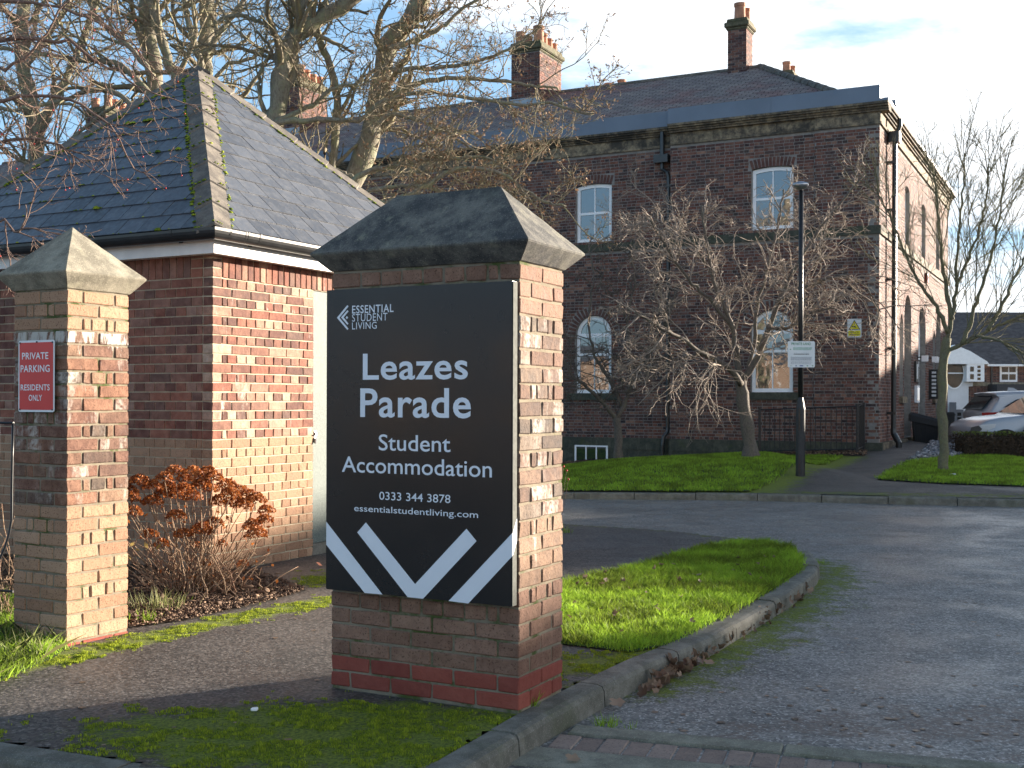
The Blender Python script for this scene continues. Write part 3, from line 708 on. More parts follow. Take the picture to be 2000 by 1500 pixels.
struct(jb.build('brickwork', M['buffjoin'], shed, attr=True), 'stuff'); struct(jr.build('brickwork', M['multishade'], shed, attr=True), 'stuff')
mw = MB(); mw.box(-LWd, -.008, .008, .09, -.1, zs0+.3).box(-.09, -.008, .091, 1.258, -.1, zs0+.3).box(-.09, -.008, 2.2, RWd, -.1, zs0+.3).box(-.09, -.008, 1.259, 2.2, zs0-.005, zs0+.3).box(-LWd, -.091, RWd-.1, RWd, -.1, zs0+.3).box(-LWd, -LWd+.09, .091, RWd-.101, -.1, zs0+.3)
mw.build('mortar_wall', M['mortarshed'], shed)
dd = MB(); dd.box(-.05, -.012, 1.268, 2.19, .105, zs0-.01).build('door', M['door'], shed)
MB().box(-.09, -.004, 1.262, 2.2, -.05, .10).build('door_sill', M['kerb'], shed)
lk = MB(); lk.box(-.012, -.002, 1.275, 1.31, .99, 1.09).box(-.002, .012, 1.28, 1.30, 1.05, 1.08); lk.tube([(.008, 1.285, 1.03), (.008, 1.285, .98)], .012, 8).build('hasp_and_lock', M['lock'], shed)
# eaves
ov = .12; oe = .165; EZ = 2.692
fa = MB(); zf0, zf1 = EYE+1.127, EYE+1.232
FO = .13
fa.prism([(FO, -FO, zf0), (FO, -FO, zf1), (-LWd-.1, -FO, zf1), (-LWd-.1, -FO, zf0)], (0, .02, 0)).build('fascia_board', M['whitefascia'], shed)
MB().prism([(FO, -FO+.0205, zf0), (FO, -FO+.0205, zf1), (FO, RWd+.1, zf1), (FO, RWd+.1, zf0)], (-.02, 0, 0)).build('fascia_board', M['whitefascia'], shed)
MB().box(-LWd-.1, FO-.021, -FO+.021, .0, zf0+.008, zf0+.016).box(.0005, FO-.021, .0005, RWd+.1, zf0+.008, zf0+.016).build('soffit', M['whitefascia'], shed)
def gutter(p0, p1, nrm, name='gutter'):
    p0, p1 = Vector(p0), Vector(p1); m = MB(); n = 10; vs = []
    for P in (p0, p1):
        for rr in (.058, .053):
            for i in range(n+1):
                a = math.pi*i/n; vs.append(P+nrm*(math.cos(a)*rr)+Vector((0, 0, -math.sin(a)*rr)))
    k = n+1; fs = []
    for i in range(n): fs += [(i, i+1, 2*k+i+1, 2*k+i), (k+i, 3*k+i, 3*k+i+1, k+i+1), (i, k+i, k+i+1, i+1), (2*k+i, 2*k+i+1, 3*k+i+1, 3*k+i)]
    fs += [(0, 2*k, 3*k, k), (n, k+n, 3*k+n, 2*k+n)]
    o = MB().add(vs, fs).build(name, M['gutter'], shed); fix_normals(o.data); return o
gz = EYE+1.305; gx = .195
def gutter2(sgn):
    m = MB(); n = 12; pr = []
    for rr, rz in ((.060, .086), (.055, .081)):
        pr += [(-math.cos(math.pi*i/n)*rr, -math.sin(math.pi*i/n)*rz) for i in range(n+1)]
    A = [((gx+o, -gx-o, gz+z)) for o, z in pr]; Bp = [(gx+o, RWd+.1, gz+z) if sgn > 0 else (-LWd-.1, -gx-o, gz+z) for o, z in pr]; k = n+1; fs = []
    for i in range(n): fs += [(i, i+1, 2*k+i+1, 2*k+i), (k+i, 3*k+i, 3*k+i+1, k+i+1)]
    fs += [(0, 2*k, 3*k, k), (n, k+n, 3*k+n, 2*k+n)]
    o_ = m.add(A+Bp, fs).build('gutter', M['gutter'], shed); fix_normals(o_.data)
gutter2(1); gutter2(-1)
def collar(c, nrm, axis, name='gutter_bracket', rr=.0635, w=.024, tail=True):
    m = MB(); c = Vector(c); n = 10; ring = []
    for s_ in (-w/2, w/2):
        for r_ in (rr, rr-.006):
            ring += [c+axis*s_+nrm*(math.cos(math.pi*i/n)*r_)+Vector((0, 0, -math.sin(math.pi*i/n)*(r_+.027)+.004)) for i in range(n+1)]
    k = n+1; fs = []
    for i in range(n): fs += [(i, i+1, 2*k+i+1, 2*k+i), (k+i, 3*k+i, 3*k+i+1, k+i+1), (i, k+i, k+i+1, i+1), (2*k+i, 2*k+i+1, 3*k+i+1, 3*k+i)]
    fs += [(0, 2*k, 3*k, k), (n, k+n, 3*k+n, 2*k+n)]
    m.add(ring, fs)
    if tail:
        a = c-nrm*.058; b = c-nrm*.03+Vector((0, 0, -.05))
        m.prism([a+axis*-.02+Vector((0, 0, .01)), a+axis*.02+Vector((0, 0, .01)), a+axis*.02+Vector((0, 0, -.085)), a-axis*.02+Vector((0, 0, -.085))], nrm*.006)
        m.prism([a-axis*.012+Vector((0, 0, -.02)), a-axis*.012+Vector((0, 0, -.075)), b-axis*.012+nrm*.03+Vector((0, 0, -.012)), b-axis*.012+nrm*.03+Vector((0, 0, .0))], axis*.024)
    o = m.build(name, M['gutter'], shed); fix_normals(o.data)
ex, ey = Vector((1, 0, 0)), Vector((0, 1, 0))
for b in (.27, 1.2, 2.2, 3.2): collar((gx, b, gz), ex, ey)
for b in (.10, .13): collar((gx, b, gz), ex, ey, 'gutter_joint', .063, .014, False)
for a in (.2, 1.15, 2.1, 3.0): collar((-a, -gx, gz), -ey, ex)
# roof planes: local apex
C0 = Vector((oe, -oe, EZ)); aL, bR = 2.03, 1.96; AP = Vector((ov-aL, -ov+bR, EYE+2.0))
AP.z = EYE+(782.9-123)/F*11.63-.06
corners = [C0, Vector((oe, -oe+2*bR, EZ)), Vector((oe-2*aL, -oe+2*bR, EZ)), Vector((oe-2*aL, -oe, EZ))]
ro = MB(); dn = Vector((0, 0, -.03)); ro.add([c+dn for c in corners]+[AP+dn], [(0, 1, 4), (1, 2, 4), (2, 3, 4), (3, 0, 4), (3, 2, 1, 0)]); ro.build('roof_deck', M['dark'], shed)
def slates(A, B, tip, gauge=.2, w=.26, count=True):
    """slates on the triangle A(left eave) B(right eave) tip"""
    e = (B-A).normalized(); L = (B-A).length; mid = tip-A; up = (mid-e*mid.dot(e)).normalized(); Hh = mid.dot(up); nrm = e.cross(up)
    tri = [(0, 0), (L, 0), (mid.dot(e), Hh)]
    r = 0; js = MB(); y = -.03
    while y < Hh:
        x = -(w/2 if r % 2 else 0)-.01
        while x < L:
            g = .0035; rect = [(x+g, y), (x+w-g, y), (x+w-g, y+gauge+.05), (x+g, y+gauge+.05)]
            pl = clip_poly(rect, [(-.03, -.05), (L+.03, -.05), (tri[2][0], Hh+.02)])
            if len(pl) >= 3:
                jz = random.uniform(-.0015, .0015); P = []
                for px_, py_ in pl:
                    lift = .014-(py_-y)*.038+jz; P.append(A+e*px_+up*py_+nrm*lift)
                if count:
                    m = MB(); m.prism(P, nrm*.007); o = m.build('slate', M['slate'], shed); fix_normals(o.data)
                else: js.prism(P, nrm*.007)
            x += w
        y += gauge; r += 1
    if not count: o = struct(js.build('slates', M['slate'], shed), 'stuff'); fix_normals(o.data)
slates(corners[3], corners[0], AP, .205, .235); slates(corners[0], corners[1], AP, .205, .25)
slates(corners[1], corners[2], AP, .205, .25, False); slates(corners[2], corners[3], AP, .205, .25, False)
def hips(Cn, nA, nB, name='hip_tile', wd=.135, moss=True):
    """angled concrete hip tiles from the eave corner to the apex"""
    d = (AP-Cn); L = d.length; d.normalize(); n = 9; step = L/n
    a = (nA-d*nA.dot(d)); ta = a-(a.dot(nA))*nA
    for k in range(n):
        s0 = k*step-.03; s1 = (k+1)*step+.015
        for_ = []
        for s_, lf in ((s0, .030), (s1, .018)):
            c = Cn+d*s_
            up_ = (nA+nB).normalized(); eA = d.cross(nA).normalized(); eB = -d.cross(nB).normalized()
            if eA.z > 0: eA = -eA
            if eB.z > 0: eB = -eB
            for_.append([c+eA*wd+nA*(lf), c+up_*(lf*1.35), c+eB*wd+nB*(lf)])
        lo, hi = for_; th = -.013
        vs = lo+hi+[p+Vector((0, 0, th*1.6)) for p in lo]+[p+Vector((0, 0, th*1.6)) for p in hi]
        fs = [(0, 1, 4, 3), (1, 2, 5, 4), (6, 9, 10, 7), (7, 10, 11, 8), (0, 3, 9, 6), (2, 8, 11, 5), (0, 6, 7, 1), (1, 7, 8, 2), (3, 4, 10, 9), (4, 5, 11, 10)]
        o = MB().add(vs, fs).build(name, M['hip'], shed); fix_normals(o.data)
def pn(A, B): n = (B-A).cross(AP-A).normalized(); return n if n.z > 0 else -n
nF, nR, nB_, nL = pn(corners[3], corners[0]), pn(corners[0], corners[1]), pn(corners[1], corners[2]), pn(corners[2], corners[3])
hips(corners[0], nF, nR); hips(corners[1], nR, nB_); hips(corners[2], nB_, nL); hips(corners[3], nL, nF)
# moss cushions on the roof
ms = []; rr = random.Random(5)
def cushions(mb, c, r, n=1):
    for _ in range(n):
        k = 7; V = []; 
        for j, (rad, hh) in enumerate(((1, 0), (.75, .5), (.3, .8))):
            for i in range(k): t = 2*math.pi*i/k+j*.3; q = rr.uniform(.75, 1.2); V.append((c[0]+r*rad*q*math.cos(t), c[1]+r*rad*q*math.sin(t), c[2]+r*hh*rr.uniform(.7, 1.1)-r*.3))
        f = [(j*k+i, j*k+(i+1) % k, (j+1)*k+(i+1) % k, (j+1)*k+i) for j in range(2) for i in range(k)]+[tuple(range(2*k, 3*k))]
        mb.add(V, f, rr.random())
mo = MB()
for Cn, nn, ta in ((corners[0], nF, corners[3]), (corners[0], nR, corners[1]), (corners[1], nR, corners[0]), (corners[3], nF, corners[0])):
    d = (AP-Cn).normalized(); e = (ta-Cn).normalized(); e = (e-d*e.dot(d)).normalized()
    nmoss = 150 if (Cn is corners[0] and nn is nF) or Cn is corners[3] else 60
    for _ in range(nmoss):
        s_ = rr.random()**.9*(AP-Cn).length*.96; c = Cn+d*s_+e*(.14+rr.uniform(-.012, .02))+nn*.022; cushions(mo, c, rr.uniform(.008, .024))
for k in range(9):
    for _ in range(7):
        s_ = k*(AP-C0).length/9-.03; e = (corners[3]-C0).normalized() if rr.random() < .6 else (corners[1]-C0).normalized(); d = (AP-C0).normalized(); e = (e-d*e.dot(d)).normalized()
        c = C0+d*s_+e*rr.uniform(.01, .135)+Vector((0, 0, .055)); cushions(mo, c, rr.uniform(.008, .017))
for _ in range(170):
    a, b = rr.random(), rr.randrange(13); e = (corners[0]-corners[3]).normalized(); mid = AP-corners[3]; up = (mid-e*mid.dot(e)).normalized(); y = b*.205-.03; L = 2*aL; x = y*.95+a*(L-2*y*.95)
    if x > .2: cushions(mo, corners[3]+e*(2*aL*0+x)+up*(y+.004)+nF*.022, rr.uniform(.007, .015) if rr.random() < .95 else .035)
for _ in range(40): cushions(mo, (rr.uniform(-.12, .1), -.12+rr.uniform(0, .12), EZ+.02), rr.uniform(.01, .024))
mossy = mo.build('moss', M['moss'], shed, attr=True, smooth=True); struct(mossy, 'stuff')
# ------------------------------------------------------------------ the long brick building
TH_B = .4677
bld = thing('brick_building', 'long two storey Victorian brick building with stone cornice, white sash windows and tall chimneys', 'building', (8.183, 26.0, 0), -TH_B)
BW, BD = 36.0, 13.1; ZP, ZS0, ZS1, ZT = .45, 5.115, 5.31, 7.56
front = lambda y0: (lambda u, w, z: Vector((u, y0-w, z)))      # u to the right (negative), w outwards
right = lambda x0: (lambda u, w, z: Vector((x0+w, u, z)))      # u into depth
def mbox(mb, mp, u0, u1, w0, w1, z0, z1, rnd=0.):
    vs = [mp(u, w, z) for z in (z0, z1) for w in (w0, w1) for u in (u0, u1)]
    mb.add(vs, [(0, 2, 3, 1), (4, 5, 7, 6), (0, 1, 5, 4), (2, 6, 7, 3), (0, 4, 6, 2), (1, 3, 7, 5)], rnd)
def halfw(h, z, grow=0.):
    """half width of the opening at height z (0 when outside)"""
    ua, ub, za, zb, rise = h; hw = (ub-ua)/2
    if z < za or z > zb+grow: return 0
    zs = zb-rise
    if z <= zs: return hw+(grow if (rise > .3 and False) else 0)
    k = (z-zs)/(rise+grow); return (hw+(grow if rise > .3 else grow*.35))*math.sqrt(max(0, 1-k*k)) if rise > .3 else (hw+grow*.3 if z < zb+grow-.02 else 0)
def wall(mp, u0, u1, z0, z1, holes, bricks, mort, seed=0):
    rj = random.Random(seed)
    us = sorted({u0, u1, *[h[0] for h in holes], *[h[1] for h in holes]}); zs = sorted({z0, z1, *[h[2] for h in holes], *[h[3] for h in holes]})
    us = [u for u in us if u0 <= u <= u1]; zs = [z for z in zs if z0 <= z <= z1]
    for a, b in zip(us[:-1], us[1:]):
        for c, d in zip(zs[:-1], zs[1:]):
            if any(h[0]-1e-6 <= a and b <= h[1]+1e-6 and h[2]-1e-6 <= c and d <= h[3]+1e-6 for h in holes): continue
            mbox(mort, mp, a, b, -.25, -.006, c, d)
    for h in holes:          # spandrels beside the arch, and the reveal soffit
        ua, ub, za, zb, rise = h; uc = (ua+ub)/2; hw = (ub-ua)/2; n = 10
        if rise <= 0: continue
        for sg in (-1, 1):
            P = [(uc+sg*hw*math.cos(math.pi/2*i/n), zb-rise+rise*math.sin(math.pi/2*i/n)) for i in range(n+1)]
            for (p, q) in zip(P[:-1], P[1:]):
                vs = [mp(p[0], -.006, p[1]), mp(q[0], -.006, q[1]), mp(q[0], -.006, zb), mp(p[0], -.006, zb)]; vb = [mp(x, -.25, z) for x, z in (p, q, (q[0], zb), (p[0], zb))]
                mort.add(vs+vb, [(0, 1, 2, 3), (4, 7, 6, 5), (0, 4, 5, 1), (1, 5, 6, 2), (2, 6, 7, 3), (3, 7, 4, 0)])
    n = int((z1-z0)/.073)
    for i in range(n):
        za = z0+i*.073+.004; zb = za+.062; zm = (za+zb)/2
        cuts = []
        for h in holes:
            hw = halfw(h, zm, .225)
            if hw > 0: uc = (h[0]+h[1])/2; cuts.append((uc-hw, uc+hw))
        u = u0-(rj.random()*.05 if i % 2 else .06+rj.random()*.05)
        while u < u1:
            L = .222 if i % 2 else .108; a, b = max(u, u0), min(u+L, u1); u += L+.010
            segs = [(a, b)]
            for c, d in cuts:
                ns = []
                for s, e in segs:
                    if d <= s or c >= e: ns.append((s, e))
                    else:
                        if c-.008 > s: ns.append((s, c-.008))
                        if d+.008 < e: ns.append((d+.008, e))
                segs = ns
            for s, e in segs:
                if e-s < .02: continue
                w = rj.uniform(-.001, .003); k = rj.random()
                vs = [mp(s, -.008, za), mp(e, -.008, za), mp(e, -.008, zb), mp(s, -.008, zb), mp(s+.004, w, za+.003), mp(e-.004, w, za+.003), mp(e-.004, w, zb-.003), mp(s+.004, w, zb-.003)]
                bricks.add(vs, [(4, 5, 6, 7), (0, 1, 5, 4), (1, 2, 6, 5), (2, 3, 7, 6), (3, 0, 4, 7)], k)
    for h in holes:          # rubbed arch bricks round the head
        ua, ub, zA, zb, rise = h; uc = (ua+ub)/2; hw = (ub-ua)/2
        if rise <= 0: continue
        n = max(8, int((math.pi*(hw+rise)/2 if rise > .3 else 2*hw)/.078))
        for i in range(n):
            if rise > .3: t = math.pi*(i+.5)/n; c = (uc+hw*math.cos(t), zb-rise+rise*math.sin(t)); nx, nz = math.cos(t)*rise, math.sin(t)*hw
            else: f = -1+2*(i+.5)/n; c = (uc+hw*f, zb-rise*f*f); nx, nz = f*.32, 1.
            l = math.hypot(nx, nz); nx /= l; nz /= l; tx, tz = -nz, nx; g = .033
            P = [(c[0]+tx*g, c[1]+tz*g), (c[0]-tx*g, c[1]-tz*g), (c[0]-tx*g+nx*.215, c[1]-tz*g+nz*.215), (c[0]+tx*g+nx*.215, c[1]+tz*g+nz*.215)]
            vs = [mp(x, -.01, z) for x, z in P]+[mp(x, .002, z) for x, z in P]
            bricks.add(vs, [(4, 5, 6, 7), (0, 1, 5, 4), (1, 2, 6, 5), (2, 3, 7, 6), (3, 0, 4, 7)], .43+.08*rj.random())
def sash(mp, u0, u1, z0, z1, rise, rows=(.5,), cols=2, dep=.07, parent=bld, transom=None, fw=.08, matg=None):
    """white timber window: an Empty would hide its look, so the frame is the window mesh and bars and panes hang from it"""
    uc = (u0+u1)/2; hw = (u1-u0)/2; zs = z1-rise; fr = MB(); n = 14
    out = [(u0, z0), (u1, z0)]+[(uc+hw*math.cos(math.pi*i/n), zs+rise*math.sin(math.pi*i/n)) for i in range(n+1)] if rise > .3 else [(u0, z0), (u1, z0)]+[(uc+hw*(1-2*i/n), z1-rise*(1-2*i/n)**2) for i in range(n+1)]
    def ins(p): return (uc+(p[0]-uc)*(hw-fw)/hw, (z0+z1)/2+(p[1]-(z0+z1)/2)*((z1-z0)/2-fw*1.1)/((z1-z0)/2))
    inn = [ins(p) for p in out]; m = len(out); wo, wi = -dep, -dep-.06
    vs = [mp(x, wo, z) for x, z in out]+[mp(x, wo, z) for x, z in inn]+[mp(x, wi, z) for x, z in out]+[mp(x, wi, z) for x, z in inn]; fs = []
    for i in range(m): j = (i+1) % m; fs += [(i, j, m+j, m+i), (m+i, m+j, 3*m+j, 3*m+i), (i, 2*m+i, 2*m+j, j)]
    fr.add(vs, fs); w = fr.build('window', M['white'], parent); fix_normals(w.data)
    iz0, iz1 = z0+fw, (zs if rise > .3 else z1-fw)
    g = MB(); rowz = [z0+(z1-z0)*r for r in rows]
    for z in rowz: mbox(g, mp, u0+fw*.8, u1-fw*.8, -dep-.045, -dep-.005, z-.03, z+.03)
    for c in range(1, cols):
        u = u0+(u1-u0)*c/cols; mbox(g, mp, u-.013, u+.013, -dep-.042, -dep-.009, iz0, iz1)
    if transom: mbox(g, mp, u0+.02, u1-.02, -dep-.05, -dep+.005, transom-.05, transom+.05)
    gb = g.build('glazing_bar', M['white'], w); fix_normals(gb.data)
    edges = sorted([iz0]+rowz+([transom] if transom else [])+[iz1 if rise > .3 else z1-fw*.4])
    for a, b in zip(edges[:-1], edges[1:]):
        for c in range(cols):
            ua = u0+fw*.7+(u1-u0-fw*1.4)*c/cols; ub = u0+fw*.7+(u1-u0-fw*1.4)*(c+1)/cols
            p = MB(); mbox(p, mp, ua, ub, -dep-.034, -dep-.028, a, b); o = p.build('pane', matg or M['glass'], w); fix_normals(o.data)
    if rise > .3:
        P = [(uc+(hw-fw)*math.cos(math.pi*i/n), zs+(rise-fw)*math.sin(math.pi*i/n)) for i in range(n+1)]
        p = MB(); p.prism([mp(x, -dep-.034, z) for x, z in P], mp(0, -dep-.028, 0)-mp(0, -dep-.034, 0)); o = p.build('pane', matg or M['glass'], w); fix_normals(o.data)
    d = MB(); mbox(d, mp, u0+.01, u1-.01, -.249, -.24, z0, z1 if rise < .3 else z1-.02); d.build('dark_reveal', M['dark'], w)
    return w
bricks = MB(); mort = MB(); YM, YL = .04, .24
# plan of the front: corner bay, right section, set-back left section
WIN = []   # (u0,u1,z0,z1,rise,plane)
for tc in (2.42,): WIN += [(-tc-.49, -tc+.49, 5.31+.06, 6.84, .045, 'R')]
for k in range(6): tc = 7.0+4.6*k; WIN += [(-tc-.485, -tc+.485, 5.37, 6.84, .045, 'L')]
LOW = [(-2.42-.49, -2.42+.49, 1.58, 3.50, .49, 'R')]+[(-7.0-4.6*k-.485, -7.0-4.6*k+.485, 1.56, 3.52, .485, 'L') for k in range(6)]
def sel(tagc, lo, hi): return [w[:5] for w in WIN+LOW if w[5] == tagc and w[2] >= lo-.5 and w[3] <= hi+.01]
for (u0, u1, y0, c) in ((-1.43, 0, 0, 'C'), (-4.905, -1.43, YM, 'R'), (-BW, -4.905, YL, 'L')):
    for (za, zb) in ((ZP, ZS0), (ZS1, ZT)): wall(front(y0), u0, u1, za, zb, [w[:5] for w in WIN+LOW if w[5] == c and w[2] > za-.05 and w[3] < zb], bricks, mort, int(u0*10+za*7))
RW = [(3.8, 4.6, 5.37, 6.86, .1), (6.85, 7.65, 5.37, 6.86, .1), (10.0, 10.8, 5.37, 6.86, .1)]
RL = [(3.0, 3.58, 1.5, 3.55, .29), (3.75, 4.95, .48, 4.1, .55), (6.3, 7.75, .46, 4.0, .65), (9.35, 9.9, 1.5, 3.5, .28), (10.05, 11.2, .46, 4.1, .55)]
wall(right(0), 0, BD, ZP, ZS0, RL, bricks, mort, 91); wall(right(0), 0, BD, ZS1, ZT, RW, bricks, mort, 92)
bw = bricks.build('brickwork', M['oldbrick'], bld, attr=True); struct(bw, 'stuff')
mbox(mort, front(0), -BW, -4.91, -.85, -.6, -.5, 8.0); mbox(mort, front(0), -4.905, 0-.3, -.55, -.3, -.5, 8.0); mort.box(-.5, -.26, .3, BD, -.5, 8.0)
mort.box(-BW, -.3, BD-.3, BD, -.5, 8.0); mort.box(-BW, -BW+.3, .5, BD, -.5, 8.0)
mort.build('mortar_wall', M['mortarold'], bld)
for w in WIN+LOW: sash(front(YM if w[5] == 'R' else YL), w[0]+.01, w[1]-.01, w[2], w[3]-.01, w[4], transom=(w[3]-w[4]-.02) if w[4] > .3 else None)
for w in RW: sash(right(0), w[0]+.01, w[1]-.01, w[2], w[3]-.01, w[4], dep=.1)
for w in (RL[0], RL[3]): sash(right(0), w[0]+.01, w[1]-.01, w[2], w[3]-.01, w[4], dep=.12)
# blind arches and the entrance
rv = MB()
for w in (RL[1], RL[4]): mbox(rv, right(0), w[0], w[1], -.24, -.22, w[2], w[3]-.02)
rv.build('recessed_panel', M['mortarold'], bld)
sash(right(0), RL[2][0]+.1, RL[2][1]-.1, 2.55, 3.98, .64, rows=(), cols=2, dep=.14)
dr = MB(); mbox(dr, right(0), 6.4, 7.65, -.2, -.16, .47, 2.5); do = dr.build('door', M['white'], bld); fix_normals(do.data)
for a in (6.55, 7.1):
    for z in (.7, 1.6): p = MB(); mbox(p, right(0), a, a+.42, -.158, -.15, z, z+.75); p.build('pane', M['glass'], do)
# string course, plinth, sills, frieze, cornice: stone by stone
def course(mp, u0, u1, w, z0, z1, L, mat, name, proj2=None, depth=.25):
    u = u1; k = 0
    while u > u0+.05:
        l = L*random.uniform(.85, 1.15); a = max(u0, u-l)
        m = MB(); pr = random.uniform(-.002, .002); mbox(m, mp, a+.003, u-.003, -depth, w+pr, z0, z1)
        o = m.build(name, mat, bld); fix_normals(o.data); u = a; k += 1
TS = 16.0
for (u0, u1, y0) in ((-1.43, .045, 0), (-4.905, -1.43, YM), (-TS, -4.905, YL)):
    course(front(y0), u0, u1, .045, ZS0, ZS1-.002, 1.3, M['plinth'], 'string_course_stone')
    course(front(y0), u0, u1 if u1 < 0 else .09, .09, -.7, .16, 1.1, M['plinth'], 'plinth_stone'); course(front(y0), u0, u1 if u1 < 0 else .1, .11, .162, ZP-.002, 1.2, M['plinth'], 'plinth_stone')
    course(front(y0), u0, u1 if u1 < 0 else .02, .02, ZT+.06, 7.84, .8, M['stone'], 'frieze_stone')
    course(front(y0), u0, u1 if u1 < 0 else .04, .045, ZT, ZT+.058, 1.6, M['stone'], 'frieze_ledge')
def longrun(mp, u0, u1, steps, mat, name, depth=.25):
    m = MB()
    for w, z0, z1 in steps: mbox(m, mp, u0, u1, -depth, w, z0, z1)
    o = m.build(name, mat, bld); fix_normals(o.data); return o
CS = [(.07, 7.842, 7.885), (.11, 7.887, 7.93), (.17, 7.932, 7.975), (.21, 7.977, 8.03)]
longrun(front(0), -4.905, .21, CS, M['stone'], 'cornice'); longrun(front(YL), -BW, -4.91, CS, M['stone'], 'cornice')
longrun(right(0), .0, BD+.2, [(w+.001, a+.0005, b-.0005) for w, a, b in CS], M['stone'], 'cornice')
longrun(right(0), 0.001, BD, [(.021, ZT+.06, 7.84), (.046, ZT, ZT+.058)], M['stone'], 'frieze'); longrun(right(0), 0.001, BD, [(.046, ZS0+.001, ZS1-.003)], M['stone'], 'string_course')
longrun(right(0), 0.001, 3.7, [(.10, -.3, ZP-.003)], M['stone'], 'plinth'); longrun(right(0), 4.96, 6.25, [(.10, -.3, ZP-.003)], M['stone'], 'plinth'); longrun(right(0), 8.0, BD, [(.10, -.3, ZP-.003)], M['stone'], 'plinth')
longrun(front(YL), -BW, -TS, [(.045, ZS0, ZS1), (.10, -.9, ZP), (.02, ZT, 7.84)], M['plinth'], 'string_course')
for w in LOW:
    if w[0] < -TS: continue
    m = MB(); mbox(m, front(YM if w[5] == 'R' else YL), w[0]-.22, w[1]+.22, -.1, .06, w[2]-.17, w[2]-.003); o = m.build('window_sill', M['plinth'], bld); fix_normals(o.data)
for w in (RL[0], RL[3]): m = MB(); mbox(m, right(0), w[0]-.1, w[1]+.1, -.1, .09, w[2]-.16, w[2]-.003); o = m.build('window_sill', M['stone'], bld); fix_normals(o.data)
# basement window in the plinth
m = MB(); mbox(m, front(YL), -7.47, -6.53, .092, .1, -.22, .262); m.build('basement_opening', M['dark'], bld)
bwf = MB(); mp = front(YL)
for a, b, c, d in ((-7.45, -6.55, .21, .25), (-7.45, -7.405, -.22, .209), (-6.595, -6.55, -.22, .209), (-7.155, -7.125, -.22, .209), (-6.875, -6.845, -.22, .209)): mbox(bwf, mp, a, b, .101, .125, c, d)
bo = bwf.build('basement_window', M['white'], bld); fix_normals(bo.data)
for a, b in ((-7.40, -7.16), (-7.12, -6.88), (-6.84, -6.60)): m = MB(); mbox(m, mp, a, b, .102, .108, -.22, .208); o = m.build('pane', M['glass'], bo); fix_normals(o.data)
# lead-grey parapet gutter in lengths
u = 0.03
for k, (a, b, y0) in enumerate(((-2.4, .03, 0), (-4.905, -2.403, 0), (-7.6, -4.908, YL-.05), (-10.4, -7.603, YL-.05), (-13.4, -10.403, YL-.05), (-BW, -13.403, YL-.05))):
    m = MB(); mbox(m, front(y0), a, b, -.3, .16+.003*(k % 2), 8.032, 8.40); o = m.build('parapet_gutter', M['fasciablue'], bld); fix_normals(o.data)
m = MB(); mbox(m, front(0), .032, .215, -.3, .155, 8.032, 8.10); mbox(m, right(0), .3, BD+.2, -.2, .215, 8.032, 8.10); mbox(m, right(.16), .55, .75, 0, .10, 8.10, 8.2); o = m.build('parapet_end', M['fasciablue'], bld); fix_normals(o.data)
# roof
EZb = 8.0; RZ = 11.08; yr = 6.55
def roofpoly(P, u, v):
    o = mesh('roof', P, [tuple(range(len(P)))], M['oldslate'], bld); uvl = o.data.uv_layers.new(name='UVMap')
    for i, li in enumerate(o.data.polygons[0].loop_indices): uvl.data[li].uv = ((Vector(P[i])-Vector(P[0])).dot(u), (Vector(P[i])-Vector(P[0])).dot(v))
    return o
s1 = Vector((0, yr-.3, RZ-EZb)).normalized()
roofpoly([(-BW, .3, EZb), (-.1, .3, EZb), (-4.45, yr, RZ), (-BW, yr, RZ)], Vector((1, 0, 0)), s1)
roofpoly([(-.1, .3, EZb), (-.1, 12.8, EZb), (-4.45, yr, RZ)], Vector((0, 1, 0)), Vector((-4.35, 0, RZ-EZb)).normalized())
roofpoly([(-.1, 12.8, EZb), (-BW, 12.8, EZb), (-BW, yr, RZ), (-4.45, yr, RZ)], Vector((-1, 0, 0)), Vector((0, -1, .45)).normalized())
m = MB(); k = 0; u = -4.3
while u > -BW:
    m = MB(); m.tube([(u-.44, yr, RZ-.03), (u, yr, RZ-.03)], .10, 8); o = m.build('ridge_tile', M['oldslate'] if False else M['hip'], bld); u -= .45; k += 1
    if u < -20: m = MB(); m.tube([(-BW, yr, RZ-.03), (u, yr, RZ-.03)], .10, 8).build('ridge_tile', M['hip'], bld); break
hv = Vector((-.1, .3, EZb))-Vector((-4.45, yr, RZ)); n = 16
for i in range(n):
    a = Vector((-4.45, yr, RZ))+hv*(i/n); b = a+hv*(.97/n); m = MB(); m.tube([a, b], [.10, .115], 8); m.build('hip_tile', M['hip'], bld)
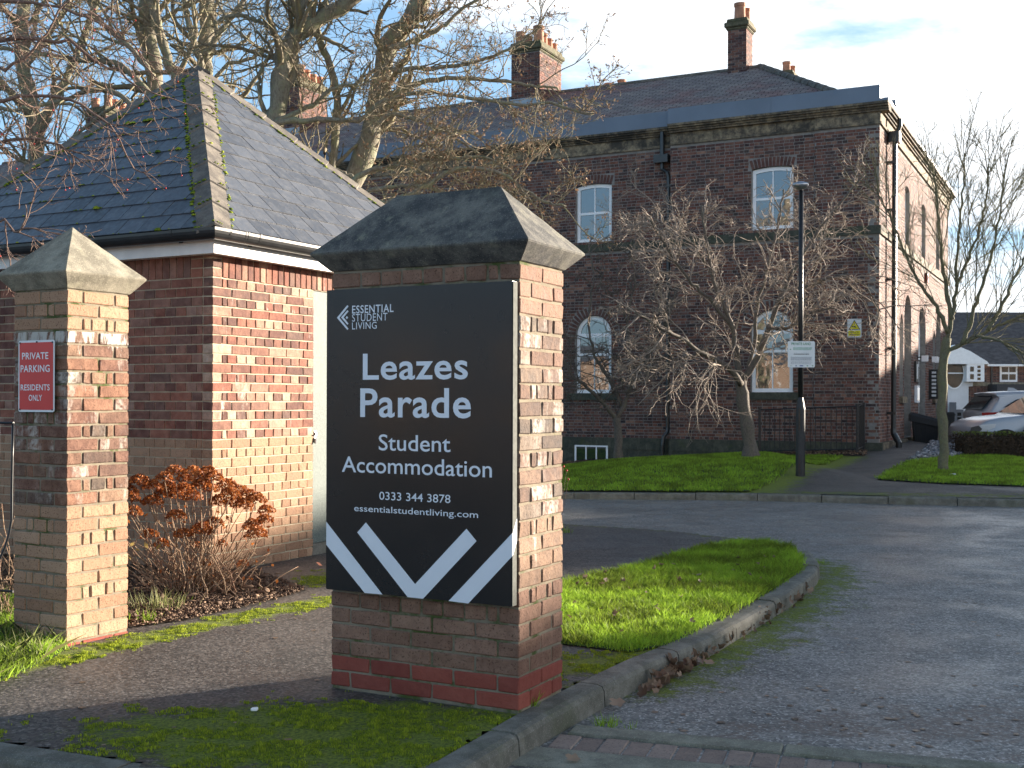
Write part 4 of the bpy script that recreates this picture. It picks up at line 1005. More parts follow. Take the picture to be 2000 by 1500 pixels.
# chimneys: stack > bricks, cap, pots
def chimney(u, y, w, d, zb, zt, pots, lead=False):
    """u,y: front-right corner"""
    st_ = MB(); st_.box(u-w+.006, u-.006, y+.006, y+d-.006, zb, zt)
    s_ = st_.build('chimney', M['mortarold'], bld); bk = MB(); rows = int((zt-zb)/.073)
    for i in range(rows):
        z0 = zb+i*.073+.004
        for (mp, L) in ((front(y), w), (right(u), d)):
            a = 0
            off = 0 if i % 2 else -.11
            a = off
            while a < L-.03:
                b = min(a+.215, L); aa = max(a, 0)
                if mp(0, 0, 0)[0] == 0 and False: pass
                q = (lambda uu, ww, z: Vector((u-w+uu, y-ww, z))) if L is w and mp(1, 0, 0)[0] == 1 else (lambda uu, ww, z: Vector((u+ww, y+uu, z)))
                mbox(bk, q, aa, b-.01, -.01, .004, z0, z0+.062, random.random()); a += .225
    bo = bk.build('brickwork', M['oldbrick'], s_, attr=True); struct(bo, 'stuff')
    c = MB(); c.box(u-w-.04, u+.04, y-.04, y+d+.04, zt, zt+.075).box(u-w-.09, u+.09, y-.09, y+d+.09, zt+.077, zt+.22).box(u-w-.03, u+.03, y-.03, y+d+.03, zt+.222, zt+.33)
    b2 = _bm.new(); o = c.build('chimney_cap', M['chimmoss'], s_); b2.from_mesh(o.data); _bm.ops.bevel(b2, geom=b2.edges[:], offset=.02, segments=2, affect='EDGES'); b2.to_mesh(o.data); b2.free()
    for px_, py_, r_, h_ in pots:
        c = MB(); c.lathe([(r_, 0), (r_*.9, h_*.8), (r_*1.0, h_*.82), (r_*1.04, h_), (r_*.8, h_), (r_*.75, h_*.6)], 14, (u-w+px_*w, y+py_*d, zt+.30)); c.build('chimney_pot', M['pot'], s_, smooth=False)
    if lead:
        c = MB(); c.box(u-w-.03, u+.01, y-.03, y-.002, zb+.0, zb+.45); c.build('lead_flashing', M['lead'], s_)
chimney(-10.88, 5.2, .97, 1.6, 10.2, 12.05, [(.15, .2, .15, .45), (.45, .2, .13, .28), (.8, .2, .17, .55), (.8, .42, .13, .42), (.8, .66, .13, .36), (.8, .88, .13, .3)], True)
chimney(-4.75, 6.2, .55, .7, 10.9, 12.15, [(.55, .28, .17, .50), (.75, .7, .12, .42)])
chimney(-4.71, 11.6, .5, 1.0, 9.0, 12.0, [(.5, .3, .14, .38), (.7, .7, .11, .33)])
chimney(-10.3, 10.4, .7, 1.0, 9.0, 11.78, [(.2, .3, .15, .3), (.9, .3, .15, .36)])
for uu in (-19.93, -28.9): chimney(uu, 5.2, .97, 1.6, 10.2, 12.05, [(.15, .2, .15, .45), (.8, .2, .16, .5), (.8, .42, .13, .42), (.8, .66, .13, .36), (.8, .88, .13, .36)], uu > -25)
# rainwater pipes
pm = M['gutter']
hp = MB(); hp.box(-5.33, -4.97, .10-.10, .235, 7.18, 7.36); hp.prism([(-5.33, 0, 7.18), (-4.97, 0, 7.18), (-4.97, .23, 7.18), (-5.33, .23, 7.18)], (0, 0, -.01)); hp.build('rainwater_hopper', pm, bld)
pp = MB(); pp.tube([(-5.15, .14, 7.95), (-5.15, .14, 7.55), (-5.15, .14, 7.36)], .06, 10); pp.tube([(-5.15, .13, 7.2), (-5.15, .13, 7.02), (-5.02, .12, 6.93), (-4.98, .12, 6.8), (-4.98, .12, .72), (-4.98, .10, .62), (-5.06, .05, .5), (-5.08, .03, .3), (-5.08, .03, -.3)], .048, 10).build('downpipe', pm, bld)
for z in (6.6, 5.5, 4.0, 2.5, 1.0): MB().box(-5.06, -4.90, .07, .2, z-.03, z+.03).build('pipe_bracket', pm, bld)
pp = MB(); pp.tube([(.26, 1.15, 7.9), (.26, 1.15, 7.75), (.20, 1.15, 7.55), (.15, 1.15, 7.3), (.14, 1.15, .72)], .058, 12).tube([(.14, 1.15, .74), (.15, 1.14, .62), (.22, 1.1, .5), (.27, 1.08, .42), (.27, 1.08, .1)], .072, 12).build('downpipe', pm, bld)
MB().box(.03, .27, 1.0, 1.3, 7.35, 7.6).build('rainwater_hopper', pm, bld)
for z in (6.9, 5.8, 4.2, 2.6, 1.1): MB().box(.0, .2, 1.07, 1.23, z-.03, z+.03).build('pipe_bracket', pm, bld)
# things fixed to the long wall
RX = right(0)
def wallthing(name, label, cat, u0, u1, w0, w1, z0, z1, mat, frame=None):
    m = MB(); mbox(m, RX, u0, u1, w0, w1, z0, z1); Mw = Matrix.Translation((8.183, 26.0, 0)) @ Matrix.Rotation(-TH_B, 4, 'Z')
    c = Mw @ RX((u0+u1)/2, w0, z0); t = thing(name, label, cat, c, -TH_B); inv = (Matrix.Translation(c) @ Matrix.Rotation(-TH_B, 4, 'Z')).inverted() @ Mw
    m.v = [tuple(inv @ Vector(v)) for v in m.v]; o = m.build('panel' if not frame else frame, mat, t); fix_normals(o.data); return t, inv
def addto(t, inv, name, mat, *b):
    m = MB()
    for x in b: mbox(m, RX, *x)
    m.v = [tuple(inv @ Vector(v)) for v in m.v]; o = m.build(name, mat, t); fix_normals(o.data)
t, i_ = wallthing('notice_sign', 'small white notice on the sunny wall just past the downpipe', 'sign', 1.95, 2.2, .003, .012, 1.95, 2.27, M['signwhite']); addto(t, i_, 'symbol', M['inkblack'], (2.03, 2.12, .0125, .0135, 2.03, 2.09)); addto(t, i_, 'symbol', M['inkgrey'], (2.03, 2.12, .0125, .0135, 2.12, 2.15))
t, i_ = wallthing('plaque', 'dark oval plaque above the white notice case beside the arched entrance', 'plaque', 5.5, 5.95, .003, .05, 1.9, 2.45, M['plaque']); addto(t, i_, 'emblem', M['signwhite'], (5.62, 5.83, .051, .056, 1.98, 2.37))
t, i_ = wallthing('notice_case', 'white notice case low on the wall beside the arched entrance', 'notice case', 5.55, 6.05, .003, .07, 1.35, 1.8, M['white']); addto(t, i_, 'pane', M['glass'], (5.6, 6.0, .071, .074, 1.4, 1.75))
t, i_ = wallthing('banner_sign', 'dark vertical name board with white marks beyond the arched entrance', 'sign', 8.45, 8.53, .003, .25, 1.45, 2.3, M['plaque']); addto(t, i_, 'lettering', M['signwhite'], *[(8.444, 8.449, .08, .20, 1.52+.11*k, 1.58+.11*k) for k in range(7)])
for kk, (u_, z_) in enumerate(((6.05, 2.45), (8.2, 2.5), (8.85, 2.5))):
    t, i_ = wallthing('wall_lamp', ('white wall lamp over the notice case', 'white wall lamp just past the entrance arch', 'white wall lamp over the far side of the name board')[kk], 'lamp', u_-.07, u_+.07, .12, .28, z_, z_+.16, M['white'], 'lamp_shade'); addto(t, i_, 'bracket', M['blackmetal'], (u_-.015, u_+.015, .003, .119, z_+.1, z_+.13))
t, i_ = wallthing('alarm_box', 'small red alarm box high on the sunny wall under the string course', 'alarm', 7.5, 7.75, .003, .08, 4.72, 4.98, M['lampred']); addto(t, i_, 'label_strip', M['signwhite'], (7.5, 7.75, .0801, .083, 4.90, 4.95))
# CCTV notice on the corner bay
def loc2w(x, y, z): return Matrix.Translation((8.183, 26.0, 0)) @ Matrix.Rotation(-TH_B, 4, 'Z') @ Vector((x, y, z))
cs = thing('warning_sign', 'yellow triangle camera warning sign on the dark brick near the building corner', 'sign', loc2w(-.69, -.012, 2.81), -TH_B)
flat(cs, roundrect(.31, .42, .012), 0, M['signwhite'], 'plate', .004)
flat(cs, [(.02, .03), (.29, .03), (.29, .155), (.02, .155)], -.0015, M['yellow'], 'yellow_field')
flat(cs, [(.025, .175), (.285, .175), (.155, .395)], -.0015, M['inkblack'], 'triangle_border'); flat(cs, [(.05, .19), (.26, .19), (.155, .365)], -.0028, M['yellow'], 'triangle')
flat(cs, [(.10, .235), (.105, .26), (.185, .245), (.205, .215), (.18, .225)], -.0042, M['inkblack'], 'camera_symbol'); flat(cs, [(.148, .25), (.162, .25), (.158, .30), (.152, .30)], -.0042, M['inkblack'], 'camera_symbol')
lettering(cs, 'CCTV in', .06, .25, .10, .14, -.003, M['inkblack'], .01); lettering(cs, 'operation', .045, .265, .042, .088, -.003, M['inkblack'], .01)
# railing round the area by the corner
ra = loc2w(-.3, -.9, 0); rb_ = loc2w(-2.45, -.9, 0); rc_ = loc2w(-.3, -.15, 0)
rail = thing('metal_railing', 'black vertical bar railing standing before the brick wall by the corner', 'railing', (ra.x, ra.y, float(G(ra.x, ra.y))))
def railing(root, A, B, n, h=1.08, post0=True, post1=False):
    o_ = Vector(root.location); gz = lambda p: float(G(p.x, p.y))
    P = lambda p, z: Vector((p.x, p.y, gz(p)+z))-o_
    for z in (.12, h-.03): MB().tube([P(A, z), P(B, z)], .016, 6).build('rail', M['blackmetal'], root)
    for i in range(n+1):
        p = A+(B-A)*(i/n)
        pst = (i == 0 and post0) or (i == n and post1)
        MB().tube([P(p, -.15 if pst else .1), P(p, h+.02 if pst else h-.04)], .03 if pst else .009, 8 if pst else 6).build('post' if pst else 'baluster', M['blackmetal'], root)
railing(rail, ra, rb_, 19, post1=True); railing(rail, rc_, ra, 9, post0=True)
# ------------------------------------------------------------------ far building
FY = 83.0; fs_ = F/FY
fb = thing('apartment_building', 'distant brick and white rendered block with slate roof seen behind the parked cars', 'building', (32, FY, -1.2))
def fx_(px): return (px-1000)/fs_-32
def fz_(py): return EYE-(py-HOR)/fs_+1.2
def fbox(mb, x0, x1, y0, y1, d0, d1): mb.box(fx_(x0), fx_(x1), d0, d1, fz_(y1), fz_(y0)); return mb
w_ = MB(); fbox(w_, 1889, 2140, 712, 858, 0, 8)
fbk = MB()
for r in range(70):
    z = .02+r*.075
    if z > 5.3: break
    x = fx_(1889)
    while x < fx_(2050):
        if not (fx_(1891) < x < fx_(1900) and 1.2 < z < 2.2): fbk.add([(x+.005, -.006, z), (x+.22, -.006, z), (x+.22, -.006, z+.065), (x+.005, -.006, z+.065)], [(0, 1, 2, 3)], random.random())
        x += .23
struct(fbk.build('brickwork', M['oldbrick'], fb, attr=True), 'stuff'); w_.build('brick_wall', M['mortarold'], fb)
fbox(MB(), 1790, 1888.5, 700, 858, -.3, 8).build('rendered_wall', M['render'], fb); fbox(MB(), 1888, 1897, 744, 752, -.28, 0).build('render_band', M['render'], fb); fbox(MB(), 1888, 1897, 786, 794, -.28, 0).build('render_band', M['render'], fb)
fbox(MB(), 1897.3, 2100, 744, 751, -.03, 0).build('stone_band', M['caplight'], fb); fbox(MB(), 1889, 2100, 787, 858, -.04, 0).build('stone_base', M['caplight'], fb)
rf = MB(); rf.add([(fx_(1860), -.6, fz_(709)), (fx_(2160), -.6, fz_(709)), (fx_(2160), 9, fz_(588)), (fx_(1860), 9, fz_(588)), (fx_(1860), -.6, fz_(712)), (fx_(2160), -.6, fz_(712))], [(0, 1, 2, 3), (4, 5, 1, 0)])
o = rf.build('roof', M['farroof'], fb); MB().box(fx_(1922), fx_(2160), -.7, -.61, fz_(713), fz_(709)).build('gutter', M['white'], fb)
# gabled bay
gbm = MB(); gbm.prism([(fx_(1790), -.9, fz_(709)), (fx_(1922), -.9, fz_(709)), (fx_(1918), -.9, fz_(704)), (fx_(1885), -.9, fz_(684)), (fx_(1856), -.9, fz_(672)), (fx_(1790), -.9, fz_(704))], (0, .6, 0)); gbm.build('gable', M['white'], fb)
fbox(MB(), 1879, 1913, 709, 743, -.85, -.31).build('bay_window', M['white'], fb); bay = bpy.data.objects['bay_window']
for x0, x1, rows in ((1885.5, 1892.5, ((714, 723.5), (728.5, 738.5))), (1899.5, 1905.5, ((712, 717), (719.5, 725), (727.5, 732.5), (735, 740)))):
    for y0, y1 in rows: fbox(MB(), x0, x1, y0, y1, -.87, -.851).build('pane', M['brownpane'], bay)
ell = lambda cx, cy, rx, ry, d: [(fx_(cx+rx*math.cos(2*math.pi*i/28)), d, fz_(cy+ry*math.sin(2*math.pi*i/28))) for i in range(28)]
rw = MB().prism(ell(1860, 727, 20, 31, -.36), (0, .05, 0)).build('round_window', M['white'], fb); MB().prism(ell(1860, 727, 17.5, 28, -.38), (0, .015, 0)).build('pane', M['brownpane'], rw); fbox(MB(), 1843, 1878, 725.5, 727.5, -.40, -.381).build('glazing_bar', M['white'], rw)
for x0 in (1952, 2040):
    wn_ = fbox(MB(), x0, x0+34, 711, 743, -.08, .02).build('window', M['white'], fb)
    for a in (3.5, 18):
        for y0, y1 in ((714, 724), (728, 739)): fbox(MB(), x0+a, x0+a+12.5, y0, y1, -.095, -.081).build('pane', M['brownpane'], wn_)
fbox(MB(), 1929, 2060, 748, 766, -1.6, -.05).build('entrance_canopy', M['darkcladding'], fb); fbox(MB(), 1934.5, 1937, 713, 748, -.12, -.01).build('downpipe', pm, fb)
fd = fbox(MB(), 1861, 1878.5, 797, 855, -.36, -.305).build('door', M['greydoor'], fb)
for y0 in (803, 812, 821): fbox(MB(), 1866, 1873.5, y0, y0+6.5, -.375, -.361).build('pane', M['carglass'], fd)
fbox(MB(), 1862, 1872, 828, 834, -.372, -.361).build('notice', M['inkpale'], fd)
fbox(MB(), 1892, 1899, 800, 816, -.1, -.041).build('notice_board', M['plaque'], fb); 
tf = thing('timber_screen', 'grey vertical board screen beside the distant grey door', 'fence', (fx_(1855)+32, FY-.6, -1.2))
for k in range(6): MB().box(fx_(1848)-fx_(1855)+k*.082, fx_(1848)-fx_(1855)+k*.082+.075, -.02, .02, 0, fz_(783)).build('board', M['greydoor'], tf)
# ------------------------------------------------------------------ trees
def nrm(v): return v/(np.linalg.norm(v, axis=-1, keepdims=True)+1e-12)
def grow(P, D, L, m, wander, bias=(0, 0, 0), rng=RNG, curl=0.0):
    """vectorised branches: P (N,3), D (N,3), L (N,) -> (N,m,3)"""
    N = len(P); out = np.empty((N, m, 3)); out[:, 0] = P; d = nrm(D.copy()); st_ = (L/(m-1))[:, None]; b = np.array(bias)
    for k in range(1, m):
        d = nrm(d+rng.normal(0, wander, (N, 3))+b*(1 if not curl else k/m*curl)); out[:, k] = out[:, k-1]+d*st_
    return out
def spawn(B, R0, per, f0, f1, ang, ratio, Lb, rng=RNG, up=0.0, out_from=None, rr=.55, rmin=0.0):
    """children along parents B (N,m,3); R0 radius at base; returns P,D,L,R"""
    N, m, _ = B.shape; idx = np.repeat(np.arange(N), per); f = rng.uniform(f0, f1, len(idx)); t = f*(m-1); k = np.minimum(t.astype(int), m-2); w = (t-k)[:, None]
    P = B[idx, k]*(1-w)+B[idx, k+1]*w; T = nrm(B[idx, k+1]-B[idx, k]); q = nrm(np.cross(T, rng.normal(0, 1, (len(idx), 3))))
    a = rng.normal(ang, .22, len(idx))[:, None]; D = nrm(T*np.cos(a)+q*np.sin(a)+np.array([0, 0, up]))
    L = Lb[idx]*ratio*rng.uniform(.55, 1.2, len(idx))*(1.15-.55*f); Rr = np.maximum(R0[idx]*rr*(1-.6*f), rmin)
    return P, D, L, Rr
def skin(B, R0, n=3, taper=.35):
    N, m, _ = B.shape; T = np.empty_like(B); T[:, 1:-1] = B[:, 2:]-B[:, :-2]; T[:, 0] = B[:, 1]-B[:, 0]; T[:, -1] = B[:, -1]-B[:, -2]; T = nrm(T)
    ref = np.where(np.abs(T[:, :1, 2:]) < .85, np.array([0, 0, 1.]), np.array([1., 0, 0])); U = nrm(np.cross(T, ref)); Wv = np.cross(T, U)
    a = np.arange(n)*2*np.pi/n; rad = R0[:, None]*np.linspace(1, taper, m)[None, :]
    V = B[:, :, None, :]+rad[:, :, None, None]*(np.cos(a)[:, None]*U[:, :, None, :]+np.sin(a)[:, None]*Wv[:, :, None, :])
    V = V.reshape(-1, 3); base = (np.arange(N)*m*n)[:, None, None]; kk = (np.arange(m-1)*n)[None, :, None]; i = np.arange(n)[None, None, :]; j = (i+1) % n
    Fc = np.stack([base+kk+i, base+kk+j, base+kk+n+j, base+kk+n+i], -1).reshape(-1, 4)
    return V, Fc
def join(parts):
    V = []; Fc = []; o = 0
    for v, f in parts: V.append(v); Fc.append(f+o); o += len(v)
    return np.concatenate(V), np.concatenate(Fc)
def resample(pts, m, jit=0.0, rng=RNG):
    pts = np.array([tuple(p) for p in pts], float); 
    # catmull-rom through the points
    out = []; n = len(pts); ext = np.vstack([2*pts[0]-pts[1], pts, 2*pts[-1]-pts[-2]])
    for t in np.linspace(0, n-1-1e-9, m):
        k = int(t); u = t-k; p0, p1, p2, p3 = ext[k], ext[k+1], ext[k+2], ext[k+3]
        out.append(.5*((2*p1)+(p2-p0)*u+(2*p0-5*p1+4*p2-p3)*u*u+(3*p1-p0-3*p2+p3)*u**3))
    out = np.array(out)
    if jit: out[1:-1] += rng.normal(0, jit, (m-2, 3))
    return out
def limb(path, Y, dY=0.0, m=26, jit=.02, rng=RNG):
    """path of photo points as world points at depth Y..Y+dY"""
    n = len(path); return resample([P3(px, py, Y+dY*i/(n-1)) for i, (px, py) in enumerate(path)], m, jit, rng)
def tri_cloud(C, size, rng, stretch=1.0, flat=0.0, quad=True):
    """one small leaf quad per centre, random orientation"""
    N = len(C); a = nrm(rng.normal(0, 1, (N, 3))); b = nrm(np.cross(a, rng.normal(0, 1, (N, 3))))
    if flat: a[:, 2] *= flat; b[:, 2] *= flat; a = nrm(a); b = nrm(b)
    s = (size*rng.uniform(.6, 1.3, N))[:, None]
    V = np.stack([C-a*s*stretch, C+b*s*.6, C+a*s*stretch, C-b*s*.6], 1).reshape(-1, 3); Fc = np.arange(N*4).reshape(-1, 4)
    return V, Fc
def bare_tree(name, label, cat, limbs, mats, l1, l2, l3, base=None, group=None, rng=None, seeds=0, crownname='crown', l4=None, wander=.28, min_r=.003, bias=(0, 0, .03), sidebranch=None):
    """limbs: list of (pts (m,3), r0, r1, weight)"""
    rng = rng or RNG; P0 = limbs[0][0][0] if base is None else np.array(base)
    t = thing(name, label, cat, tuple(P0), 0, group); off = -P0
    tv = MB()
    for pts, r0, r1, *_ in limbs:
        m = len(pts); rad = np.linspace(0, 1, m); rad = r0+(r1-r0)*rad**.8; rad = rad*(1+.10*np.sin(np.arange(m)*1.7+r0*50)); 
        if pts is limbs[0][0]: rad[0] *= 1.45; rad[1] *= 1.12
        V, Fc = tube(pts+off, rad, 10 if r0 > .04 else 7); tv.add(V, Fc)
    tv.build('trunk', mats[0], t, smooth=True)
    parts = []; tips = []
    for pts, r0, r1, *w in limbs:
        w = w[0] if w else 1.0
        if w == 0: continue
        n1 = max(1, int(l1[0]*w)); B = resample(pts, 12)[None]; Lr = np.array([l1[1]]); 
        P, D, L, Rr = spawn(B, np.array([max(r1*1.0, r0*.26)]), n1, l1[2], 1.0, l1[3], 1.0, Lr, rng, l1[4], rr=.8, rmin=min_r*2.6)
        B1 = grow(P, D, L, 8, wander, bias, rng); parts.append(skin(B1, Rr, 5, .45))
        P, D, L, R2 = spawn(B1, Rr, l2[0], .12, 1.0, l2[2], l2[1], L, rng, l2[3], rmin=min_r*1.6); B2 = grow(P, D, L, 6, wander*1.1, bias, rng); parts.append(skin(B2, R2, 3, .5))
        P, D, L, R3 = spawn(B2, R2, l3[0], .1, 1.0, l3[2], l3[1], L, rng, l3[3], rmin=min_r); B3 = grow(P, D, L, 5, wander*1.2, bias, rng); parts.append(skin(B3, R3, 3, .6)); tips.append(B3[:, -1])
        if l4: P, D, L, R4 = spawn(B3, R3, l4[0], .2, 1.0, l4[2], l4[1], L, rng, 0, rmin=min_r*.85); B4 = grow(P, D, L, 4, wander*1.2, bias, rng); parts.append(skin(B4, R4, 3, .7)); tips.append(B4[:, -1])
    V, Fc = join(parts); mesh_np(crownname, V+off, Fc, mats[1], t)
    tips = np.concatenate(tips)
    if seeds:
        s = tips[rng.random(len(tips)) < seeds]; C = np.repeat(s, 3, 0)+rng.normal(0, .02, (len(s)*3, 3)); V, Fc = tri_cloud(C, .017, rng, 1.3)
        o = mesh_np('seed_bunches', V+off, Fc, M['keys'], t, attr=('FACE', rng.random(len(Fc)))); struct(o, 'stuff')
    return t, tips
L_ = lambda path, Y, r0, r1, w=1.0, dY=0.0, m=26, jit=.012: (limb(path, Y, dY, m, jit), r0*(.82 if r0 > .045 and Y < 25 and Y > 14 else 1), r1, w)
syc = (M['bark'], M['twig']); rg = np.random.default_rng(11)
SY = dict(l1=(9, 1.9, .18, .95, .12), l2=(4, .6, .85, .08), l3=(4, .55, .85, .05), l4=(2, .5, .9), wander=.23, min_r=.0042, rng=rg)
bare_tree('sycamore_tree', 'big bare sycamore whose two grey trunks rise just left of the shed roof peak', 'tree', [
    L_([(330, 868), (312, 600), (303, 340), (303, 170), (292, 70), (284, -30), (278, -140)], 19, .20, .12, 1.3), L_([(318, 420), (346, 190), (330, 120), (312, 65), (300, 0), (300, -100)], 18.6, .10, .07, .9),
    L_([(304, 200), (262, 150), (220, 122), (160, 118), (90, 108), (0, 92), (-70, 60)], 18.5, .075, .03, 1.4), L_([(293, 70), (330, 30), (380, 5), (440, -40)], 19.5, .05, .03, .9), L_([(300, 150), (250, 90), (205, 50), (170, 0), (150, -60)], 18.2, .06, .03, 1.2), L_([(306, 260), (240, 190), (180, 175), (110, 200), (30, 215), (-50, 200)], 18, .06, .025, 1.3)], syc, **SY)
bare_tree('sycamore_tree', 'bare sycamore rising directly behind the shed roof peak', 'tree', [
    L_([(415, 862), (405, 500), (398, 250), (400, 130), (404, 60), (412, -80)], 21, .22, .12, 1.2), L_([(400, 150), (382, 90), (366, 30), (352, -50)], 20.6, .08, .05, .9), L_([(402, 110), (428, 66), (462, 20), (500, -40)], 20.5, .08, .04, 1.0),
    L_([(400, 190), (440, 130), (500, 110), (550, 70), (600, 60)], 20, .05, .02, 1.0), L_([(400, 150), (350, 135), (310, 110), (250, 90), (180, 60)], 20, .05, .02, 1.0)], syc, **SY)
bare_tree('sycamore_tree', 'bare sycamore with a pale forked trunk between the roof peak and the far left chimney', 'tree', [
    L_([(585, 862), (560, 560), (530, 300), (545, 200), (548, 140), (560, 92), (604, 50), (660, 18), (730, -40)], 17, .20, .10, 1.3), L_([(552, 190), (576, 130), (572, 70), (590, 20), (600, -60)], 17.2, .08, .05, 1.0), L_([(536, 260), (505, 180), (512, 130), (530, 100), (500, 60)], 17, .04, .02, .8),
    L_([(560, 92), (520, 50), (470, 30), (420, 40)], 16.8, .05, .02, 1.0), L_([(540, 236), (600, 212), (650, 175), (700, 160), (760, 120)], 16.8, .055, .02, 1.0)], syc, **SY)
SD = dict(SY); SD.update(seeds=.4, l1=(9, 1.5, .12, .85, .12))
bare_tree('sycamore_tree', 'large leaning sycamore with long level boughs hung with dry seed bunches before the long roof', 'tree', [
    L_([(612, 864), (628, 640), (660, 440), (690, 350), (724, 268), (741, 180), (757, 95), (798, 44), (824, -10), (850, -90)], 18, .24, .13, 1.1), L_([(636, 600), (634, 420), (650, 320), (657, 220), (650, 150), (625, 80), (604, 10), (590, -60)], 17.6, .09, .05, 1.0),
    L_([(530, 240), (585, 236), (640, 234), (700, 234), (745, 198), (828, 178), (925, 192), (1010, 202), (1080, 206), (1160, 222)], 16.4, .055, .016, 1.8, m=34), L_([(748, 140), (800, 134), (878, 130), (955, 112), (1015, 84), (1055, 52)], 16.8, .05, .014, 1.3),
    L_([(735, 192), (820, 162), (905, 152), (990, 162), (1050, 168), (1090, 175)], 17, .045, .014, 1.2), L_([(722, 262), (760, 226), (830, 240), (880, 262), (935, 300)], 16.2, .04, .014, .9), L_([(640, 430), (700, 404), (760, 396), (830, 366), (885, 330), (960, 332), (1012, 362), (1062, 392), (1105, 404)], 15.6, .055, .014, 1.9, m=34),
    L_([(668, 372), (720, 334), (800, 318), (870, 312), (935, 306), (1000, 332)], 16, .045, .014, 1.6), L_([(660, 400), (720, 372), (780, 362), (850, 372), (920, 390), (1000, 400)], 15.8, .04, .014, 1.6), L_([(757, 95), (810, 80), (860, 55), (900, 20), (960, -20)], 17.5, .06, .02, 1.2), L_([(690, 350), (650, 330), (610, 330), (570, 300), (540, 260)], 17, .05, .02, 1.0)], syc, **SD)
bare_tree('sycamore_tree', 'far bare sycamore filling the sky at the top left corner', 'tree', [
    L_([(60, 870), (55, 500), (70, 300), (60, 200), (40, 100), (50, -30), (60, -120)], 24, .24, .12, 1.5), L_([(66, 260), (120, 170), (160, 80), (190, 0), (210, -80)], 24, .11, .06, 1.5), L_([(64, 230), (10, 170), (-30, 100), (-60, 20)], 24, .10, .05, 1.2), L_([(50, 130), (100, 60), (130, 10), (150, -70)], 23.6, .08, .04, 1.5), L_([(68, 330), (20, 300), (-40, 260)], 23, .06, .04, 1.0), L_([(70, 340), (130, 280), (190, 230), (250, 190)], 23, .06, .03, 1.5)], syc, **{**SY, 'l1': (9, 2.4, .15, .95, .15)})
# hawthorn overhanging from the left, near
rg2 = np.random.default_rng(5)
HT = dict(l1=(12, .62, .1, .7, -.02), l2=(5, .6, .75, 0), l3=(3, .5, .8, 0), wander=.22, min_r=.0018, bias=(.02, 0, -.035), rng=rg2)
ht, tips = bare_tree('hawthorn_tree', 'reddish hawthorn branches with a few red berries arching in from the left edge', 'tree', [
    (resample([(-4.9, 7.9, 0), (-4.8, 7.8, 1.0), (-4.6, 7.6, 2.0), (-4.3, 7.6, 2.9)], 14), .09, .05, 0), L_([(-330, 330), (-200, 250), (-60, 200), (60, 190), (150, 205), (215, 240), (262, 330)], 7.6, .022, .004, 1.1, m=20), L_([(-300, 200), (-120, 110), (20, 75), (120, 80), (200, 120), (262, 170), (318, 188)], 7.8, .022, .004, 1.2, m=20),
    L_([(-280, 120), (-100, 10), (20, 0), (130, 20), (220, 60), (300, 130)], 8.2, .02, .004, 1.0, m=20), L_([(-330, 360), (-180, 330), (-60, 290), (20, 270), (100, 280), (160, 300)], 7.4, .02, .004, 1.0, m=20), L_([(-330, 420), (-160, 440), (-60, 470), (0, 440), (42, 452), (50, 400)], 6.9, .018, .003, .8, m=20), L_([(-200, 260), (-60, 160), (40, 120), (110, 40), (150, -30)], 7.7, .018, .004, 1.0, m=20)],
    (M['thorn'], M['thorn']), **HT)
base = np.array(ht.location); sel_ = tips[rg2.random(len(tips)) < .045]; mb = MB()
for p in sel_:
    p = p-base; mb.lathe([(.001, -.006), (.0052, -.002), (.0052, .003), (.001, .006)], 6, tuple(p+np.array([0, 0, -.01])))
struct(mb.build('berries', M['berry'], ht, smooth=True), 'stuff')
# small grey trees on the lawn in front of the building
def lawn_tree(name, label, base, limbs, mats, **k):
    return bare_tree(name, label, 'tree', limbs, mats, **k)
b1 = (4.6, 22.5); Yb = 22.5; rg3 = np.random.default_rng(21); z1 = float(G(*b1))
CT = dict(l1=(13, 1.5, .12, .75, .0), l2=(6, .6, .7, 0), l3=(4, .5, .7, 0), wander=.24, min_r=.0054, bias=(0, 0, -.03), rng=rg3)
print('tree1 Y', Yb)
bare_tree('ornamental_cherry', 'bare cherry with a wide tangled crown of pale twigs before the right hand windows', 'tree', [
    L_([(1467, 899), (1462, 840), (1452, 790), (1446, 745)], Yb, .165, .115, 0, m=12, jit=.01), L_([(1447, 750), (1420, 716), (1372, 690), (1330, 660), (1290, 640), (1240, 610)], Yb-.1, .085, .02, 1.3, -1.6), L_([(1446, 748), (1440, 690), (1430, 640), (1400, 560), (1380, 480), (1370, 400)], Yb, .085, .02, 1.2, -.6),
    L_([(1447, 745), (1476, 705), (1500, 640), (1530, 570), (1560, 510), (1600, 450), (1640, 400), (1690, 340)], Yb, .09, .016, 1.6, -.6), L_([(1450, 740), (1470, 690), (1480, 600), (1500, 520), (1520, 440), (1530, 370)], Yb, .06, .016, 1.2, .3), L_([(1430, 640), (1390, 590), (1340, 540), (1300, 480), (1270, 430)], Yb-.2, .05, .014, 1.2, -1),
    L_([(1520, 590), (1580, 560), (1640, 540), (1690, 560), (1720, 610)], Yb-.4, .045, .012, 1.2, -.6), L_([(1372, 690), (1330, 700), (1280, 700), (1240, 720)], Yb-.6, .04, .012, 1.0, -.8), L_([(1400, 560), (1370, 500), (1320, 450), (1240, 420)], Yb, .04, .012, 1.2, .3), L_([(1500, 640), (1540, 640), (1590, 610), (1640, 600)], Yb-.4, .04, .012, 1.0, -.7)], (M['cherrybark'], M['palewig']), **CT)
Yb = 25.4
